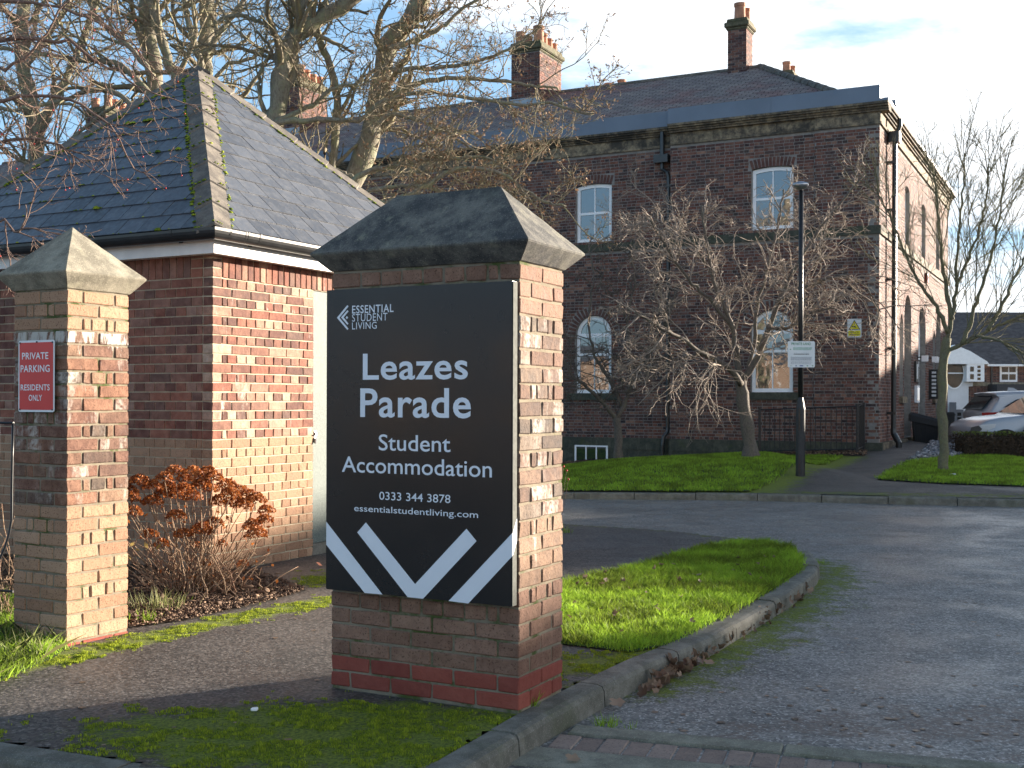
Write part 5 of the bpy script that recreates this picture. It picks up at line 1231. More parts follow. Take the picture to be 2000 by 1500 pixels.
bare_tree('ornamental_cherry', 'smaller dark bare tree forking low beside the pillar, before the left window', 'tree', [
    L_([(1208, 907), (1207, 860), (1205, 815)], Yb, .10, .085, 0, m=10, jit=.008), L_([(1205, 818), (1180, 790), (1140, 750), (1115, 730), (1090, 680), (1070, 620)], Yb, .06, .016, 1.2, -.6), L_([(1206, 816), (1225, 775), (1240, 730), (1270, 690), (1300, 640), (1320, 570)], Yb, .06, .016, 1.3, .3),
    L_([(1215, 795), (1190, 740), (1160, 690), (1150, 620), (1160, 540), (1150, 480)], Yb+.1, .045, .014, 1.3, .5), L_([(1235, 750), (1230, 690), (1225, 620), (1240, 550), (1230, 490)], Yb, .04, .014, 1.3, -.4)], (M['cherrybark'], M['cherrybark']), **{**CT, 'l1': (13, 1.2, .12, .8, -.02)})
b3 = gp(1843, 921); Yb = b3[1]; print('tree3', b3)
YT = dict(l1=(15, 1.5, .1, .45, .15), l2=(5, .6, .45, .05), l3=(4, .55, .5, .03), wander=.08, min_r=.0034, bias=(0, 0, .02), rng=np.random.default_rng(31))
bare_tree('young_tree', 'slender bare young tree with a green trunk on the right lawn', 'tree', [
    L_([(1843, 923), (1842, 870), (1840, 790), (1842, 710), (1850, 660)], Yb, .10, .08, 0, m=16, jit=.008), L_([(1850, 662), (1862, 610), (1868, 540), (1872, 460), (1880, 380), (1884, 300)], Yb, .052, .012, 1.4), L_([(1846, 690), (1880, 672), (1920, 650), (1970, 628), (2030, 600), (2090, 560)], Yb, .052, .014, 1.5, -.8),
    L_([(1852, 650), (1830, 600), (1800, 560), (1770, 500), (1740, 430), (1715, 380)], Yb, .045, .01, 1.3, -.5), L_([(1860, 625), (1845, 540), (1835, 460), (1830, 380), (1820, 320)], Yb, .045, .01, 1.2, .3), L_([(1880, 672), (1905, 600), (1930, 520), (1950, 430), (1960, 340)], Yb-.2, .045, .01, 1.4), L_([(1868, 560), (1900, 480), (1925, 400), (1930, 320)], Yb, .035, .01, 1.1), L_([(1930, 645), (1975, 560), (2010, 480), (2040, 400)], Yb-.5, .04, .01, 1.2),
    L_([(1905, 655), (1950, 665), (2000, 690), (2060, 700)], Yb-.6, .03, .01, 1.0, -.5)], (M['youngbark'], M['youngbark']), **YT)
# ------------------------------------------------------------------ lawns, mulch, gravel
def poly_sheet(name, poly, dz, mat, n=0, label=None, kind='structure'):
    bm = _bm.new(); vs = [bm.verts.new((x, y, 0)) for x, y in poly]; f = bm.faces.new(vs); _bm.ops.triangulate(bm, faces=[f])
    for _ in range(n):
        es = [e for e in bm.edges if e.calc_length() > .5]
        if es: _bm.ops.subdivide_edges(bm, edges=es, cuts=1); _bm.ops.triangulate(bm, faces=bm.faces[:])
    for v in bm.verts: v.co.z = float(G(v.co.x, v.co.y))+dz
    me = bpy.data.meshes.new(name); _bm.ops.recalc_face_normals(bm, faces=bm.faces); bm.to_mesh(me); bm.free(); me.materials.append(mat)
    if me.polygons[0].normal.z < 0: me.flip_normals()
    o = link(name, me); return struct(o, kind, label)
def blades(name, poly, dens, hgt, wid, mat, rng, dz=0, lean=.35, label=None, edge=0, hvar=.5, clump=0.):
    P = np.array(poly); mn, mx = P.min(0), P.max(0); N = int((mx-mn).prod()*dens); x = rng.uniform(mn[0], mx[0], N); y = rng.uniform(mn[1], mx[1], N)
    k = in_poly(x, y, poly)
    if edge: j = rng.normal(0, edge, (2, N)); k = in_poly(x+j[0], y+j[1], poly)
    x, y = x[k], y[k]; N = len(x); z = G(x, y)+dz; h = hgt*rng.uniform(1-hvar, 1+hvar, N); a = rng.uniform(0, 2*np.pi, N); l = rng.normal(0, lean, (2, N))*h
    if clump:
        c = np.array([mnoise.noise(Vector((p*9, q_*9, 0))) for p, q_ in zip(x, y)]) if N < 200000 else 0; h = h*(1+clump*c)
    w = wid*rng.uniform(.6, 1.3, N); dx, dy = np.cos(a)*w, np.sin(a)*w
    V = np.stack([np.stack([x-dx, y-dy, z], 1), np.stack([x+dx, y+dy, z], 1), np.stack([x+dx*.7+l[0]*.4, y+dy*.7+l[1]*.4, z+h*.55], 1), np.stack([x+l[0], y+l[1], z+h], 1), np.stack([x-dx*.7+l[0]*.4, y-dy*.7+l[1]*.4, z+h*.55], 1)], 1).reshape(-1, 3)
    Fc = np.arange(N*5).reshape(-1, 5); pn_ = np.array([mnoise.fractal(Vector((p*2.2, q_*2.2, 5)), 1, 2, 3)+.5*mnoise.noise(Vector((p*11, q_*11, 5))) for p, q_ in zip(x, y)])
    o = mesh_np(name, V, Fc, mat, attr=('FACE', np.clip(.5+pn_*.75+rng.normal(0, .22, N), 0, 1)))
    return tag(o, label, 'grass', kind='stuff')
rg = np.random.default_rng(3)
ISL = [gp(*p) for p in ((1020, 1165), (1098, 1139), (1241, 1109), (1374, 1070), (1434, 1060), (1500, 1060), (1545, 1070), (1566, 1092), (1567, 1114), (1503, 1157), (1430, 1199), (1352, 1239), (1300, 1262), (1232, 1276), (1098, 1260), (1010, 1240))]
poly_sheet('turf', ISL, .008, M['turf'], 2, 'turf of the grass island beside the curved kerb')
blades('grass', ISL, 9500, .042, .0024, M['grass'], rg, .006, .55, 'bright mown grass on the island behind the wide pillar', edge=.02, clump=.5)
LG = [gp(*p) for p in ((-160, 1120), (30, 1180), (100, 1240), (128, 1268), (110, 1284), (50, 1312), (0, 1332), (-160, 1400))]
poly_sheet('turf', LG, .008, M['turf'], 1, 'turf at the foot of the square pillar')
blades('grass', LG, 7000, .052, .0026, M['grass'], rg, .006, .6, 'longer grass round the foot of the square pillar', edge=.03, clump=.6)
blades('grass', [(p[0], p[1]) for p in LG], 900, .10, .002, M['drygrass'], rg, .006, .7, 'pale dry blades among the grass by the square pillar')
kl = lambda x, off: (x, np.interp(x, [p[0] for p in FK], [p[1] for p in FK])+off)
FL = [kl(-6, .16), kl(-3, .15), kl(.786, .15), kl(2.6, .16), kl(3.55, .2), gp(1550, 930), gp(1600, 912), gp(1648, 893), gp(1600, 891), gp(1480, 893), gp(1330, 897), gp(1200, 905), gp(1100, 912), (-3.0, 28), (-6, 28)]
poly_sheet('footpath', [kl(-9, .13), kl(-3, .13), kl(.786, .13), kl(3.4, .13), kl(5.63, .13), kl(7.16, .13), kl(10, .13), kl(16, .13), kl(24, .13), (24, 50), (-9, 50)], .0, M['path'], 8)
fp = bpy.data.objects['footpath']; a = fp.data.attributes.new('moss', 'FLOAT', 'POINT'); co = np.array([v.co[:] for v in fp.data.vertices]); dl = dist_poly(co[:, 0], co[:, 1], [kl(2.6, .16), kl(3.55, .2), gp(1550, 930), gp(1600, 912), gp(1648, 893)]); dk = dist_poly(co[:, 0], co[:, 1], [kl(2.6, .25), kl(5.0, .3), kl(9, .4)]); a.data.foreach_set('value', np.maximum(.60*(1-sstep(dl, .1, 1.0)), .42*(1-sstep(dk, .1, .9))).astype(np.float32))
poly_sheet('lawn', FL, .02, M['turf'], 6, 'shaded lawn in front of the long brick building')
blades('grass', FL, 1300, .045, .0075, M['grass'], rg, .015, .4, 'short green grass of the lawn before the long brick building', edge=.05)
RLw = [gp(1712, 938), gp(1740, 920), gp(1778, 901), gp(1820, 896), gp(1880, 891), gp(1960, 891), gp(2100, 893), gp(2200, 960), gp(2000, 951), gp(1850, 946)]
poly_sheet('lawn', RLw, .02, M['turf'], 3, 'right hand lawn under the slender young tree')
blades('grass', RLw, 1500, .045, .0075, M['grass'], rg, .015, .4, 'short green grass of the right lawn under the young tree', edge=.05)
# mulch strips
def chips(name, poly, dens, size, mat, rng, dz, label, cat='mulch', hgt=.25, flat=1.0):
    P = np.array(poly); mn, mx = P.min(0), P.max(0); N = int((mx-mn).prod()*dens); x = rng.uniform(mn[0], mx[0], N); y = rng.uniform(mn[1], mx[1], N); k = in_poly(x, y, poly); x, y = x[k], y[k]; N = len(x)
    z = G(x, y)+dz+rng.uniform(0, size*.5, N); L = size*rng.uniform(.4, 1.5, N); Wd = size*rng.uniform(.2, .5, N); Hh = size*hgt*rng.uniform(.3, 1, N)
    a = nrm(rng.normal(0, 1, (N, 3))*[1, 1, .35*flat]); b = nrm(np.cross(a, rng.normal(0, 1, (N, 3))*[.4, .4, 1])); c = np.cross(a, b); C = np.stack([x, y, z], 1)
    sg = [(-1, -1, -1), (1, -.8, -1), (1, 1, -1), (-.9, 1, -1), (-.8, -1, 1), (1, -1, .8), (.8, .9, 1), (-1, .8, 1)]
    V = np.stack([C+a*(L*s[0]/2)[:, None]+b*(Wd*s[1]/2)[:, None]+c*(Hh*s[2]/2)[:, None] for s in sg], 1).reshape(-1, 3)
    q = np.array([(0, 3, 2, 1), (4, 5, 6, 7), (0, 1, 5, 4), (1, 2, 6, 5), (2, 3, 7, 6), (3, 0, 4, 7)]); Fc = (q[None]+(np.arange(N)*8)[:, None, None]).reshape(-1, 4)
    o = mesh_np(name, V, Fc, mat, attr=('FACE', np.repeat(rng.random(N)**1.6, 6))); return tag(o, label, cat, kind='stuff')
MU = [gp(*p) for p in ((120, 1195), (251, 1227), (368, 1212), (477, 1187), (563, 1165), (598, 1153), (540, 1130), (498, 1117), (420, 1098), (250, 1085), (60, 1085), (-120, 1090))]
poly_sheet('flower_bed', MU, .006, M['soil'], 2, 'bark covered bed between the square pillar and the shed')
chips('bark_mulch', MU, 3400, .026, M['chips'], rg, .010, 'bark chips and twigs in the bed under the dead hydrangea')
chips('bark_mulch', MU, 45, .07, M['chips'], rg, .02, 'larger pale sticks and bark strips lying on the bark bed', hgt=.12, flat=.5)
FM = [gp(1100, 913), gp(1200, 906), gp(1330, 898), gp(1480, 894), gp(1690, 891), loc2w(-.2, -.3, 0)[:2], loc2w(-4.9, -.15, 0)[:2], loc2w(-12, .1, 0)[:2]]
poly_sheet('flower_bed', FM, .012, M['soil'], 2, 'narrow bark bed along the foot of the long brick building')
chips('bark_mulch', FM, 260, .07, M['chips'], rg, .03, 'bark and fallen leaves along the foot of the long brick building')
GV = [gp(1772, 903), gp(1800, 890), gp(1835, 880), gp(1880, 872), gp(1905, 876), gp(1880, 892), gp(1820, 898)]
poly_sheet('gravel_bed', GV, .012, M['soil'], 1); chips('gravel', GV, 260, .09, M['gravel'], rg, .035, 'grey slate gravel between the path and the right lawn', 'gravel', .7)
# moss tufts
def fuzz(name, pts, mat, rng, label):
    """short dense moss leaves standing on low uneven mounds"""
    N = len(pts); md = np.array([mnoise.noise(Vector((p[0]*22, p[1]*22, 1))) for p in pts]); z = .001+.007*np.clip(md+.35, 0, 1); h = rng.uniform(.002, .0055, N)*(1+.8*md); a = rng.uniform(0, 6.28, N); w = .0013*rng.uniform(.7, 1.4, N); l = rng.normal(0, .0022, (2, N)); x, y = pts[:, 0], pts[:, 1]; dx, dy = np.cos(a)*w, np.sin(a)*w
    V = np.stack([np.stack([x-dx, y-dy, z*0], 1), np.stack([x+dx, y+dy, z*0], 1), np.stack([x+dx+l[0]*.6, y+dy+l[1]*.6, z+h*.6], 1), np.stack([x+l[0], y+l[1], z+h], 1), np.stack([x-dx+l[0]*.6, y-dy+l[1]*.6, z+h*.6], 1)], 1).reshape(-1, 3)
    o = mesh_np(name, V, np.arange(N*5).reshape(-1, 5), mat, attr=('FACE', np.clip(.45+md*.5+rng.normal(0, .22, N), 0, 1))); return tag(o, label, 'moss', kind='stuff')
def moss_pts(n, box, thr, rng, dens=None):
    x = rng.uniform(box[0], box[1], n); y = rng.uniform(box[2], box[3], n); m = path_moss(x, y); nz = np.array([.75*mnoise.fractal(Vector((a*5, b*5, 0)), .8, 2, 6)+.3*mnoise.noise(Vector((a*28, b*28, 3))) for a, b in zip(x, y)]); k = (m/.62*.55+nz*.75 > thr) & in_poly(x, y, PATH) & (m > .03); return np.stack([x[k], y[k], np.full(k.sum(), .002)], 1)
# keep the tufts off the pillar footprint
pts = moss_pts(230000, (-2.3, 1.1, 4.15, 6.5), .47, rg); c_, s_ = math.cos(TH_M), math.sin(TH_M); lx = (pts[:, 0]-MPX)*c_-(pts[:, 1]-MPY)*s_; ly = (pts[:, 0]-MPX)*s_+(pts[:, 1]-MPY)*c_; pts = pts[~((lx > -1.01) & (lx < .01) & (ly > -.01) & (ly < .45))]
lx = (pts[:, 0]-LPX)*math.cos(TH_L)-(pts[:, 1]-LPY)*math.sin(TH_L); ly = (pts[:, 0]-LPX)*math.sin(TH_L)+(pts[:, 1]-LPY)*math.cos(TH_L); pts = pts[~((lx > -.46) & (lx < .01) & (ly > -.01) & (ly < .45))]
fuzz('moss_patch', pts, M['moss'], rg, 'green moss on the asphalt round the foot of the wide pillar')
pts = moss_pts(170000, (-3.0, -.6, 5.2, 9.7), .41, rg); lx = (pts[:, 0]-LPX)*math.cos(TH_L)-(pts[:, 1]-LPY)*math.sin(TH_L); ly = (pts[:, 0]-LPX)*math.sin(TH_L)+(pts[:, 1]-LPY)*math.cos(TH_L); pts = pts[~((lx > -.46) & (lx < .01) & (ly > -.01) & (ly < .45)) & ~in_poly(pts[:, 0], pts[:, 1], MU)]
fuzz('moss_patch', pts, M['moss'], rg, 'yellow green moss line along the edge of the bark bed')
# ------------------------------------------------------------------ dead hydrangea
HX, HY = gp(380, 1160); hy = thing('hydrangea_bush', 'dead hydrangea bush with rusty brown flower heads against the shed', 'bush', (HX, HY, 0))
heads = [(150, 190), (480, 100), (640, 95), (780, 100), (830, 150), (420, 230), (260, 230), (720, 220), (950, 220), (1060, 280), (640, 330), (480, 300), (270, 370), (880, 370), (1010, 390), (1220, 350), (1310, 450), (1300, 540), (1190, 590), (1220, 665), (490, 500), (720, 630), (840, 570), (250, 680), (550, 670), (680, 780), (60, 280), (80, 350), (350, 760), (1150, 330), (560, 260), (360, 300), (800, 260), (1110, 400), (380, 150), (90, 470), (-60, 250), (-140, 330), (-230, 300), (-110, 420), (980, 300), (760, 940), (900, 760), (1100, 940), (560, 160), (700, 150)]
rh = np.random.default_rng(8); O3 = np.array([HX, HY, 0]); stems = []
for k, (a, b) in enumerate(heads):
    px, py = 240+a/4.688, 900+b/4.688; Yh = HY+rh.uniform(-.28, .28); c = np.array(P3(px, py, Yh)); r = rh.uniform(.055, .078)*(.75 if b > 700 else 1)
    n = int(190*(r/.06)**2); dirs = nrm(rh.normal(0, 1, (n, 3))); dirs[:, 2] = np.abs(dirs[:, 2])*1.0-.35; dirs = dirs*[1, 1, .95]; C = c+dirs*r*rh.uniform(.75, 1.08, (n, 1)); V, Fc = tri_cloud(C, .0115, rh, 1.0)
    V[1::4] += nrm(dirs)*.005; V[3::4] += nrm(dirs)*.005
    mesh_np('flower_head', V-O3, Fc, M['deadflower'], hy, attr=('FACE', np.clip(rh.random(len(Fc))**1.3, 0, 1)))
    sx = HX+(c[0]-HX)*.28+rh.normal(0, .07); sy = HY+rh.normal(0, .10); m1 = np.array([(c[0]*.55+sx*.45)+rh.normal(0, .03), (Yh+sy)/2, c[2]*.45]); stems.append((resample([(sx, sy, 0), m1, c-[0, 0, r*.35]], 9, .008, rh)-O3, .0055, .003))
    for _ in range(2 if k % 2 else 1):
        e = c+np.array([rh.normal(0, .12), rh.normal(0, .1), -rh.uniform(.15, .35)]); s0 = (sx+rh.normal(0, .1), sy+rh.normal(0, .08), 0); stems.append((resample([s0, ((s0[0]+e[0])/2+rh.normal(0, .05), (s0[1]+e[1])/2, e[2]*.5), e], 9, .012, rh)-O3, .005, .0022))
for _ in range(30):
    s0 = np.array([HX+rh.normal(0, .3), HY+rh.normal(0, .12), 0]); e = s0+[rh.normal(0, .25), rh.normal(0, .12), rh.uniform(.12, .45)]; stems.append((resample([s0, (s0+e)/2+rh.normal(0, .05, 3), e], 8, .015, rh)-O3, .005, .002))
for pts_, r0, r1 in stems: mb = MB(); mb.tube(pts_, np.linspace(r0, r1, len(pts_)), 5); mb.build('stem', M['stem'], hy, smooth=True)
C = O3+np.stack([rh.normal(0, .42, 60), rh.normal(0, .12, 60), rh.uniform(.05, .62, 60)], 1); V, Fc = tri_cloud(C, .02, rh, 1.2); struct(mesh_np('withered_leaves', V-O3, Fc, M['deadflower'], hy, attr=('FACE', rh.random(len(Fc)))), 'stuff')
for px, py in ((262, 1065), (288, 1062), (268, 1078), (255, 1090), (308, 1070)): V, Fc = tri_cloud(np.array([P3(px, py, HY-.2)])+rh.normal(0, .01, (1, 3)), .024, rh, 1.1); mesh_np('yellow_leaf', V-O3, Fc, M['yellowleaf'], hy, attr=('FACE', rh.random(1)))
# small grass and weeds
def tussock(px, py, n, h, label, mat='grass', dz=-.1, spread=.03, Ymat=None):
    x, y = gp(px, py, dz); N = n; r = rh.normal(0, spread, (2, N)); P = np.stack([x+r[0], y+r[1], np.full(N, dz+float(G(x, y)))], 1); D = nrm(np.stack([r[0]/spread*.3+rh.normal(0, .25, N), r[1]/spread*.3+rh.normal(0, .25, N), np.ones(N)], 1)); L = h*rh.uniform(.5, 1.2, N)
    B = grow(P, D, L, 5, .12, (0, 0, -.08), rh); w = np.array([1, .9, .7, .45, .05])*.0022*(h/.06)**.5; s = nrm(np.cross(D, [0, 0, 1]))[:, None, :]*w[None, :, None]; V = np.stack([B-s, B+s], 2).reshape(-1, 3); i = np.arange(4)*2; q = np.stack([i, i+1, i+3, i+2], 1); Fc = (q[None]+(np.arange(N)*10)[:, None, None]).reshape(-1, 4)
    o = mesh_np('grass_tuft', V, Fc, M[mat], attr=('FACE', np.repeat(rh.random(N), 4))); return tag(o, label, 'weed', kind='stuff')
tussock(1183, 1418, 60, .055, 'bright grass tuft in the gutter beside the flush blocks'); tussock(1229, 1422, 36, .03, 'low grass tuft just right of the brighter gutter tuft', spread=.035)
tussock(1041, 1380, 34, .085, 'thin grass tuft growing at the pillar foot by the kerb', dz=0, spread=.012); tussock(1600, 1100, 30, .05, 'small weed against the tip of the curved kerb', spread=.04); tussock(1551, 1168, 24, .035, 'tiny weed in the gutter under the curved kerb')
tussock(300, 1190, 150, .13, 'straggling pale grass clump in the bark bed', 'drygrass', 0, .09); tussock(275, 1215, 70, .08, 'green grass sprout beside the pale clump in the bed', dz=0, spread=.07); tussock(352, 1178, 40, .05, 'little green weed in the bark under the hydrangea', dz=0, spread=.05); tussock(520, 1155, 34, .035, 'small green weed near the tip of the bark bed', dz=0, spread=.05)
tussock(1104, 1040, 30, .10, 'leafy weed just behind the right edge of the wide pillar', dz=0, spread=.04)
rs_ = thing('rose_sprig', 'thin sprig with red hips poking out behind the wide pillar', 'shrub', (.42, 9.6, 0)); 
for k, (px, py) in enumerate(((1101, 911), (1107, 919), (1110, 936))):
    c = P3(px, py, 9.6)-rs_.location; MB().tube(resample([(-.12, 0, 0), (c.x-.05, 0, c.z*.6), tuple(c)], 8), .0015, 4).build('stem', M['thorn'], rs_); MB().lathe([(.001, -.01), (.008, -.004), (.008, .004), (.002, .01)], 8, tuple(c)).build('rose_hip', M['berry'], rs_, smooth=True)
# ------------------------------------------------------------------ fallen leaves
def leaf_mesh(rng, s, curl=1.0):
    k = 14; V = [(0, 0, 0)]
    for i in range(k):
        t = 2*np.pi*i/k; lob = (.55+.45*abs(math.cos(t*2.5)))*(1-.15*math.cos(t)); r = s*lob; V.append((r*math.cos(t), r*math.sin(t)*.8, 0))
    V = np.array(V); a, b = rng.normal(0, .9, 2)*curl; V[:, 2] = (np.abs(V[:, 0])*abs(a)+np.abs(V[:, 1])*abs(b))*.8+rng.normal(0, .06*s*min(1, curl*2), len(V)); return V, [(0, i+1, (i+1) % k+1) for i in range(k)]
def leaves(name, pts, s, rng, label, tilt=.35, mat='deadleaf', singles=False, thick=True):
    Vs = []; Fs = []; o = 0; at_ = []
    for p in pts:
        V, f = leaf_mesh(rng, s*rng.uniform(.5, 1.3), 1.0 if tilt > .3 else .07); rot = Matrix.Rotation(rng.uniform(0, 6.28), 3, 'Z') @ Matrix.Rotation(rng.normal(0, tilt), 3, 'X') @ Matrix.Rotation(rng.normal(0, tilt), 3, 'Y'); V[:, 2] *= (1 if tilt > .3 else .05); V = V @ np.array(rot).T; V[:, 2] *= (1 if tilt > .3 else .05); V[:, 2] -= V[:, 2].min() if tilt > .1 else V[:, 2].min()*1; V = V+p
        Vs.append(V); Fs.append(np.array(f)+o); o += len(V); at_ += [rng.random()]*len(f)
    return tag(mesh_np(name, np.concatenate(Vs), np.concatenate(Fs), M[mat], attr=('FACE', at_)), label, 'leaves', kind='stuff')
kp = resample([(*rp(*p), 0) for p in ((1236, 1355), (1300, 1318), (1342, 1288), (1400, 1252), (1450, 1222), (1500, 1196), (1545, 1170), (1585, 1140))], 60)
P_ = []
for _ in range(260):
    f = rh.beta(1.7, 2.0); p = kp[int(f*59)]; d = abs(rh.normal(0, .05)); P_.append((p[0]+.02+d*.62, p[1]-.02-d*.78, -.10+abs(rh.normal(0, .018))))
leaves('fallen_leaves', P_, .032, rh, 'drift of curled brown leaves in the gutter along the curved kerb', .7)
P_ = [(x, y, -.098) for x, y in zip(rh.uniform(.5, 7.5, 260), rh.uniform(4.9, 13, 260)) if not in_poly([x-.25], [y+.1], PATH)[0]]
leaves('fallen_leaves', P_, .019, rh, 'flattened leaf fragments scattered over the wet road', .04)
P_ = [(x, y, -.096) for x, y in zip(rh.normal(1.9, .7, 70), rh.normal(5.25, .3, 70)) if y > 4.95-(x-.9)*.32 and not in_poly([x-.25], [y+.1], PATH)[0]]
leaves('fallen_leaves', P_, .020, rh, 'brown leaves lying where the road meets the block strip', .08)
P_ = [(x, y, .012+.03) for x, y in zip(rh.uniform(.3, 2.3, 60), rh.uniform(6.5, 10, 60)) if in_poly([x], [y], ISL)[0]]
leaves('fallen_leaves', P_, .022, rh, 'small brown leaves caught in the island grass', .5)
P_ = [(x, y, .004) for x, y in zip(rh.uniform(-3, .5, 60), rh.uniform(4.4, 8.5, 60)) if in_poly([x], [y], PATH)[0]]
leaves('fallen_leaves', P_, .018, rh, 'tiny leaf scraps on the asphalt path', .05)
for px, py, sz, lb in ((1207, 1380, .045, 'large curled tan leaf lying in the gutter near the tuft'), (1386, 1297, .035, 'single upright orange brown leaf in front of the leaf drift'), (1120, 1486, .035, 'star shaped leaf on the near concrete edging')):
    x, y = gp(px, py, -.09); V, f = leaf_mesh(rh, sz); V[:, 2] *= .6; V = V @ np.array(Matrix.Rotation(.4, 3, 'X')).T; V[:, 2] -= V[:, 2].min()
    tag(mesh_np('fallen_leaf', V+[x, y, -.085], np.array(f), M['deadleaf'], attr=('FACE', [.8]*len(f))), lb, 'leaf')

# two scraps of litter
def scrap(px, py, s, mat, name, label, cat):
    x, y = gp(px, py); v, f = rbox(s, s*.7, s*.45, s*.12, s*.09, 4); z = float(G(x, y)); o = mesh(name, [(a+x, b+y, c+z+s*.25) for a, b, c in v], f, M[mat], smooth=False); fix_normals(o.data); tag(o, label, cat)
scrap(497, 1388, .028, 'signlogo', 'pebble', 'small white pebble lying on the moss left of the wide pillar', 'pebble'); scrap(1861, 930, .09, 'signlogo', 'paper_scrap', 'scrap of white paper on the right lawn below the young tree', 'litter')
# ------------------------------------------------------------------ lamp post and its notice
lx, ly = gp(1563, 940); lz = float(G(lx, ly)); lp = thing('lamp_post', 'black lamp post with a flat round head standing on the mossy corner of the path', 'lamp post', (lx, ly, lz))
MB().lathe([(.078, -.2), (.078, 1.12), (.074, 1.15), (.042, 1.32)], 20).build('sleeve', M['blackmetal'], lp, smooth=False)
MB().lathe([(.043, 1.30), (.041, 3.0), (.036, 4.82)], 16).build('pole', M['blackmetal'], lp, smooth=True)
MB().lathe([(.05, 4.80), (.12, 4.85), (.135, 4.88), (.13, 4.91), (.07, 4.935), (.01, 4.94)], 24, (-.02, -.02, 0)).build('lamp_head', M['alloy'], lp, smooth=True)
MB().box(-.05, .05, -.081, -.076, .35, .75).build('access_door', M['blackmetal'], lp)
zt, zb_ = EYE-(665-HOR)/F*ly, EYE-(716-HOR)/F*ly; wd = 53/F*ly
ns = thing('notice_sign', 'white private land parking notice strapped to the lamp post', 'sign', (lx-wd/2+.0, ly-.05, zb_), .02); hh = zt-zb_
flat(ns, roundrect(wd, hh, .025), 0, M['signwhite'], 'plate', .004)
for z in (.1, hh-.12): MB().lathe([(.046, z), (.046, z+.02)], 14, (wd/2, .05, 0)).build('clamp', M['alloy'], ns)
lettering(ns, 'PRIVATE LAND', .06, wd-.07, hh-.065, hh-.022, -.0015, M['inkgreen'], .012)
def greek(x0, x1, z, n, mat, h=.006):
    """rows of print too fine to read in the photograph: broken bars of word lengths"""
    r_ = random.Random(int(z*1e4)); m = MB()
    for k in range(n):
        zz_ = z-k*.0125; x = x0
        while x < x1-.01: w = min(r_.uniform(.012, .035), x1-x); m.box(x, x+w, -.0025, -.0013, zz_, zz_+h); x += w+.006
    m.build('small_print', mat, ns)
greek(.09, wd-.05, hh-.11, 4, M['inkpale'], .007); greek(.10, wd-.09, hh-.205, 1, M['inkgrey'], .005); greek(.10, wd-.10, hh-.225, 1, M['inkblack'], .010); greek(.05, wd-.05, hh-.27, 5, M['inkgrey'], .006); greek(.05, wd-.05, hh-.345, 4, M['inkgrey'], .004)
flat(ns, [(.03, hh-.145), (.06, hh-.145), (.045, hh-.125)], -.0015, M['inkgreen'], 'emblem')
for x, mt, w in ((.05, 'inkgreen', .008), (.13, 'inkblue', .02), (.20, 'inkblue', .06), (.32, 'inkgreen', .02), (.41, 'inkgreen', .02)): flat(ns, [(x, .018), (x+w, .018), (x+w, .034), (x, .034)], -.0015, M[mt], 'emblem')
# ------------------------------------------------------------------ railing at the far left
ra_ = P3(10, 1060, 6.95); lr = thing('hoop_railing', 'black bow top railing at the left edge beside the square pillar', 'railing', (-3.05, 6.95, 0), -.35)
X0 = 0
MB().tube([(-1.2, 0, 1.22), (.10, 0, 1.22)], .008, 6).build('rail', M['blackmetal'], lr); MB().tube([(-1.2, 0, .22), (.10, 0, .22)], .008, 6).build('rail', M['blackmetal'], lr)
for k in range(12):
    x = .095-k*.105; MB().tube(resample([(x, 0, 1.22), (x+.01, -.02, .8), (x+.015, -.03, .62), (x-.02, -.06, .45), (x-.09, -.09, .30), (x-.12, -.06, .1), (x-.12, -.06, 0)], 14), .0075, 6).build('baluster', M['blackmetal'], lr, smooth=True)
# dry stems behind it
ds = MB(); rq = np.random.default_rng(44)
for _ in range(160):
    s0 = np.array([rq.uniform(-4.1, -2.75), rq.uniform(6.9, 7.6), 0]); e = s0+[rq.normal(0, .18), rq.normal(0, .1), rq.uniform(.15, .75)]; V, Fc = tube(resample([s0, (s0+e)/2+rq.normal(0, .05, 3), e], 6, .01, rq), .0028, 4); ds.add(V, Fc)
o = ds.build('dry_stems', M['stem']); tag(o, 'tangle of dry brown stems behind the bow top railing', 'shrub', kind='stuff')
# ------------------------------------------------------------------ bins
bx, by = 10.42, 29.3; bz = float(G(bx, by))
bn = thing('grit_bin', 'black plastic bin with a sloping pale topped lid beside the building wall', 'bin', (bx-.05, by, bz), -.25)
V = [(-.22, 0, 0), (.30, 0, 0), (.30, .45, 0), (-.22, .45, 0), (-.28, -.04, .70), (.36, -.04, .54), (.36, .50, .54), (-.28, .50, .70)]
o = mesh('body', V, [(3, 2, 1, 0), (4, 5, 6, 7), (0, 1, 5, 4), (1, 2, 6, 5), (2, 3, 7, 6), (3, 0, 4, 7)], M['blackplastic'], bn)
for k in range(5): MB().prism([(-.17+k*.1, -.004, .03), (-.15+k*.1, -.004, .03), (-.16+k*.115, -.035, .52), (-.185+k*.115, -.035, .52)], (0, -.015, 0)).build('rib', M['blackplastic'], bn)
V = [(-.34, -.09, .56), (.42, -.09, .40), (.42, .55, .40), (-.34, .55, .56), (-.34, -.09, .72), (.42, -.09, .54), (.42, .55, .54), (-.34, .55, .72), (-.28, -.05, .78), (.38, -.05, .60), (.38, .51, .60), (-.28, .51, .78)]
mesh('lid', V, [(3, 2, 1, 0), (0, 1, 5, 4), (1, 2, 6, 5), (2, 3, 7, 6), (3, 0, 4, 7), (4, 5, 9, 8), (5, 6, 10, 9), (6, 7, 11, 10), (7, 4, 8, 11)], M['blackplastic'], bn); mesh('lid_top', [(-.28, -.05, .783), (.38, -.05, .603), (.38, .51, .603), (-.28, .51, .783)], [(0, 1, 2, 3)], M['lead'], bn)
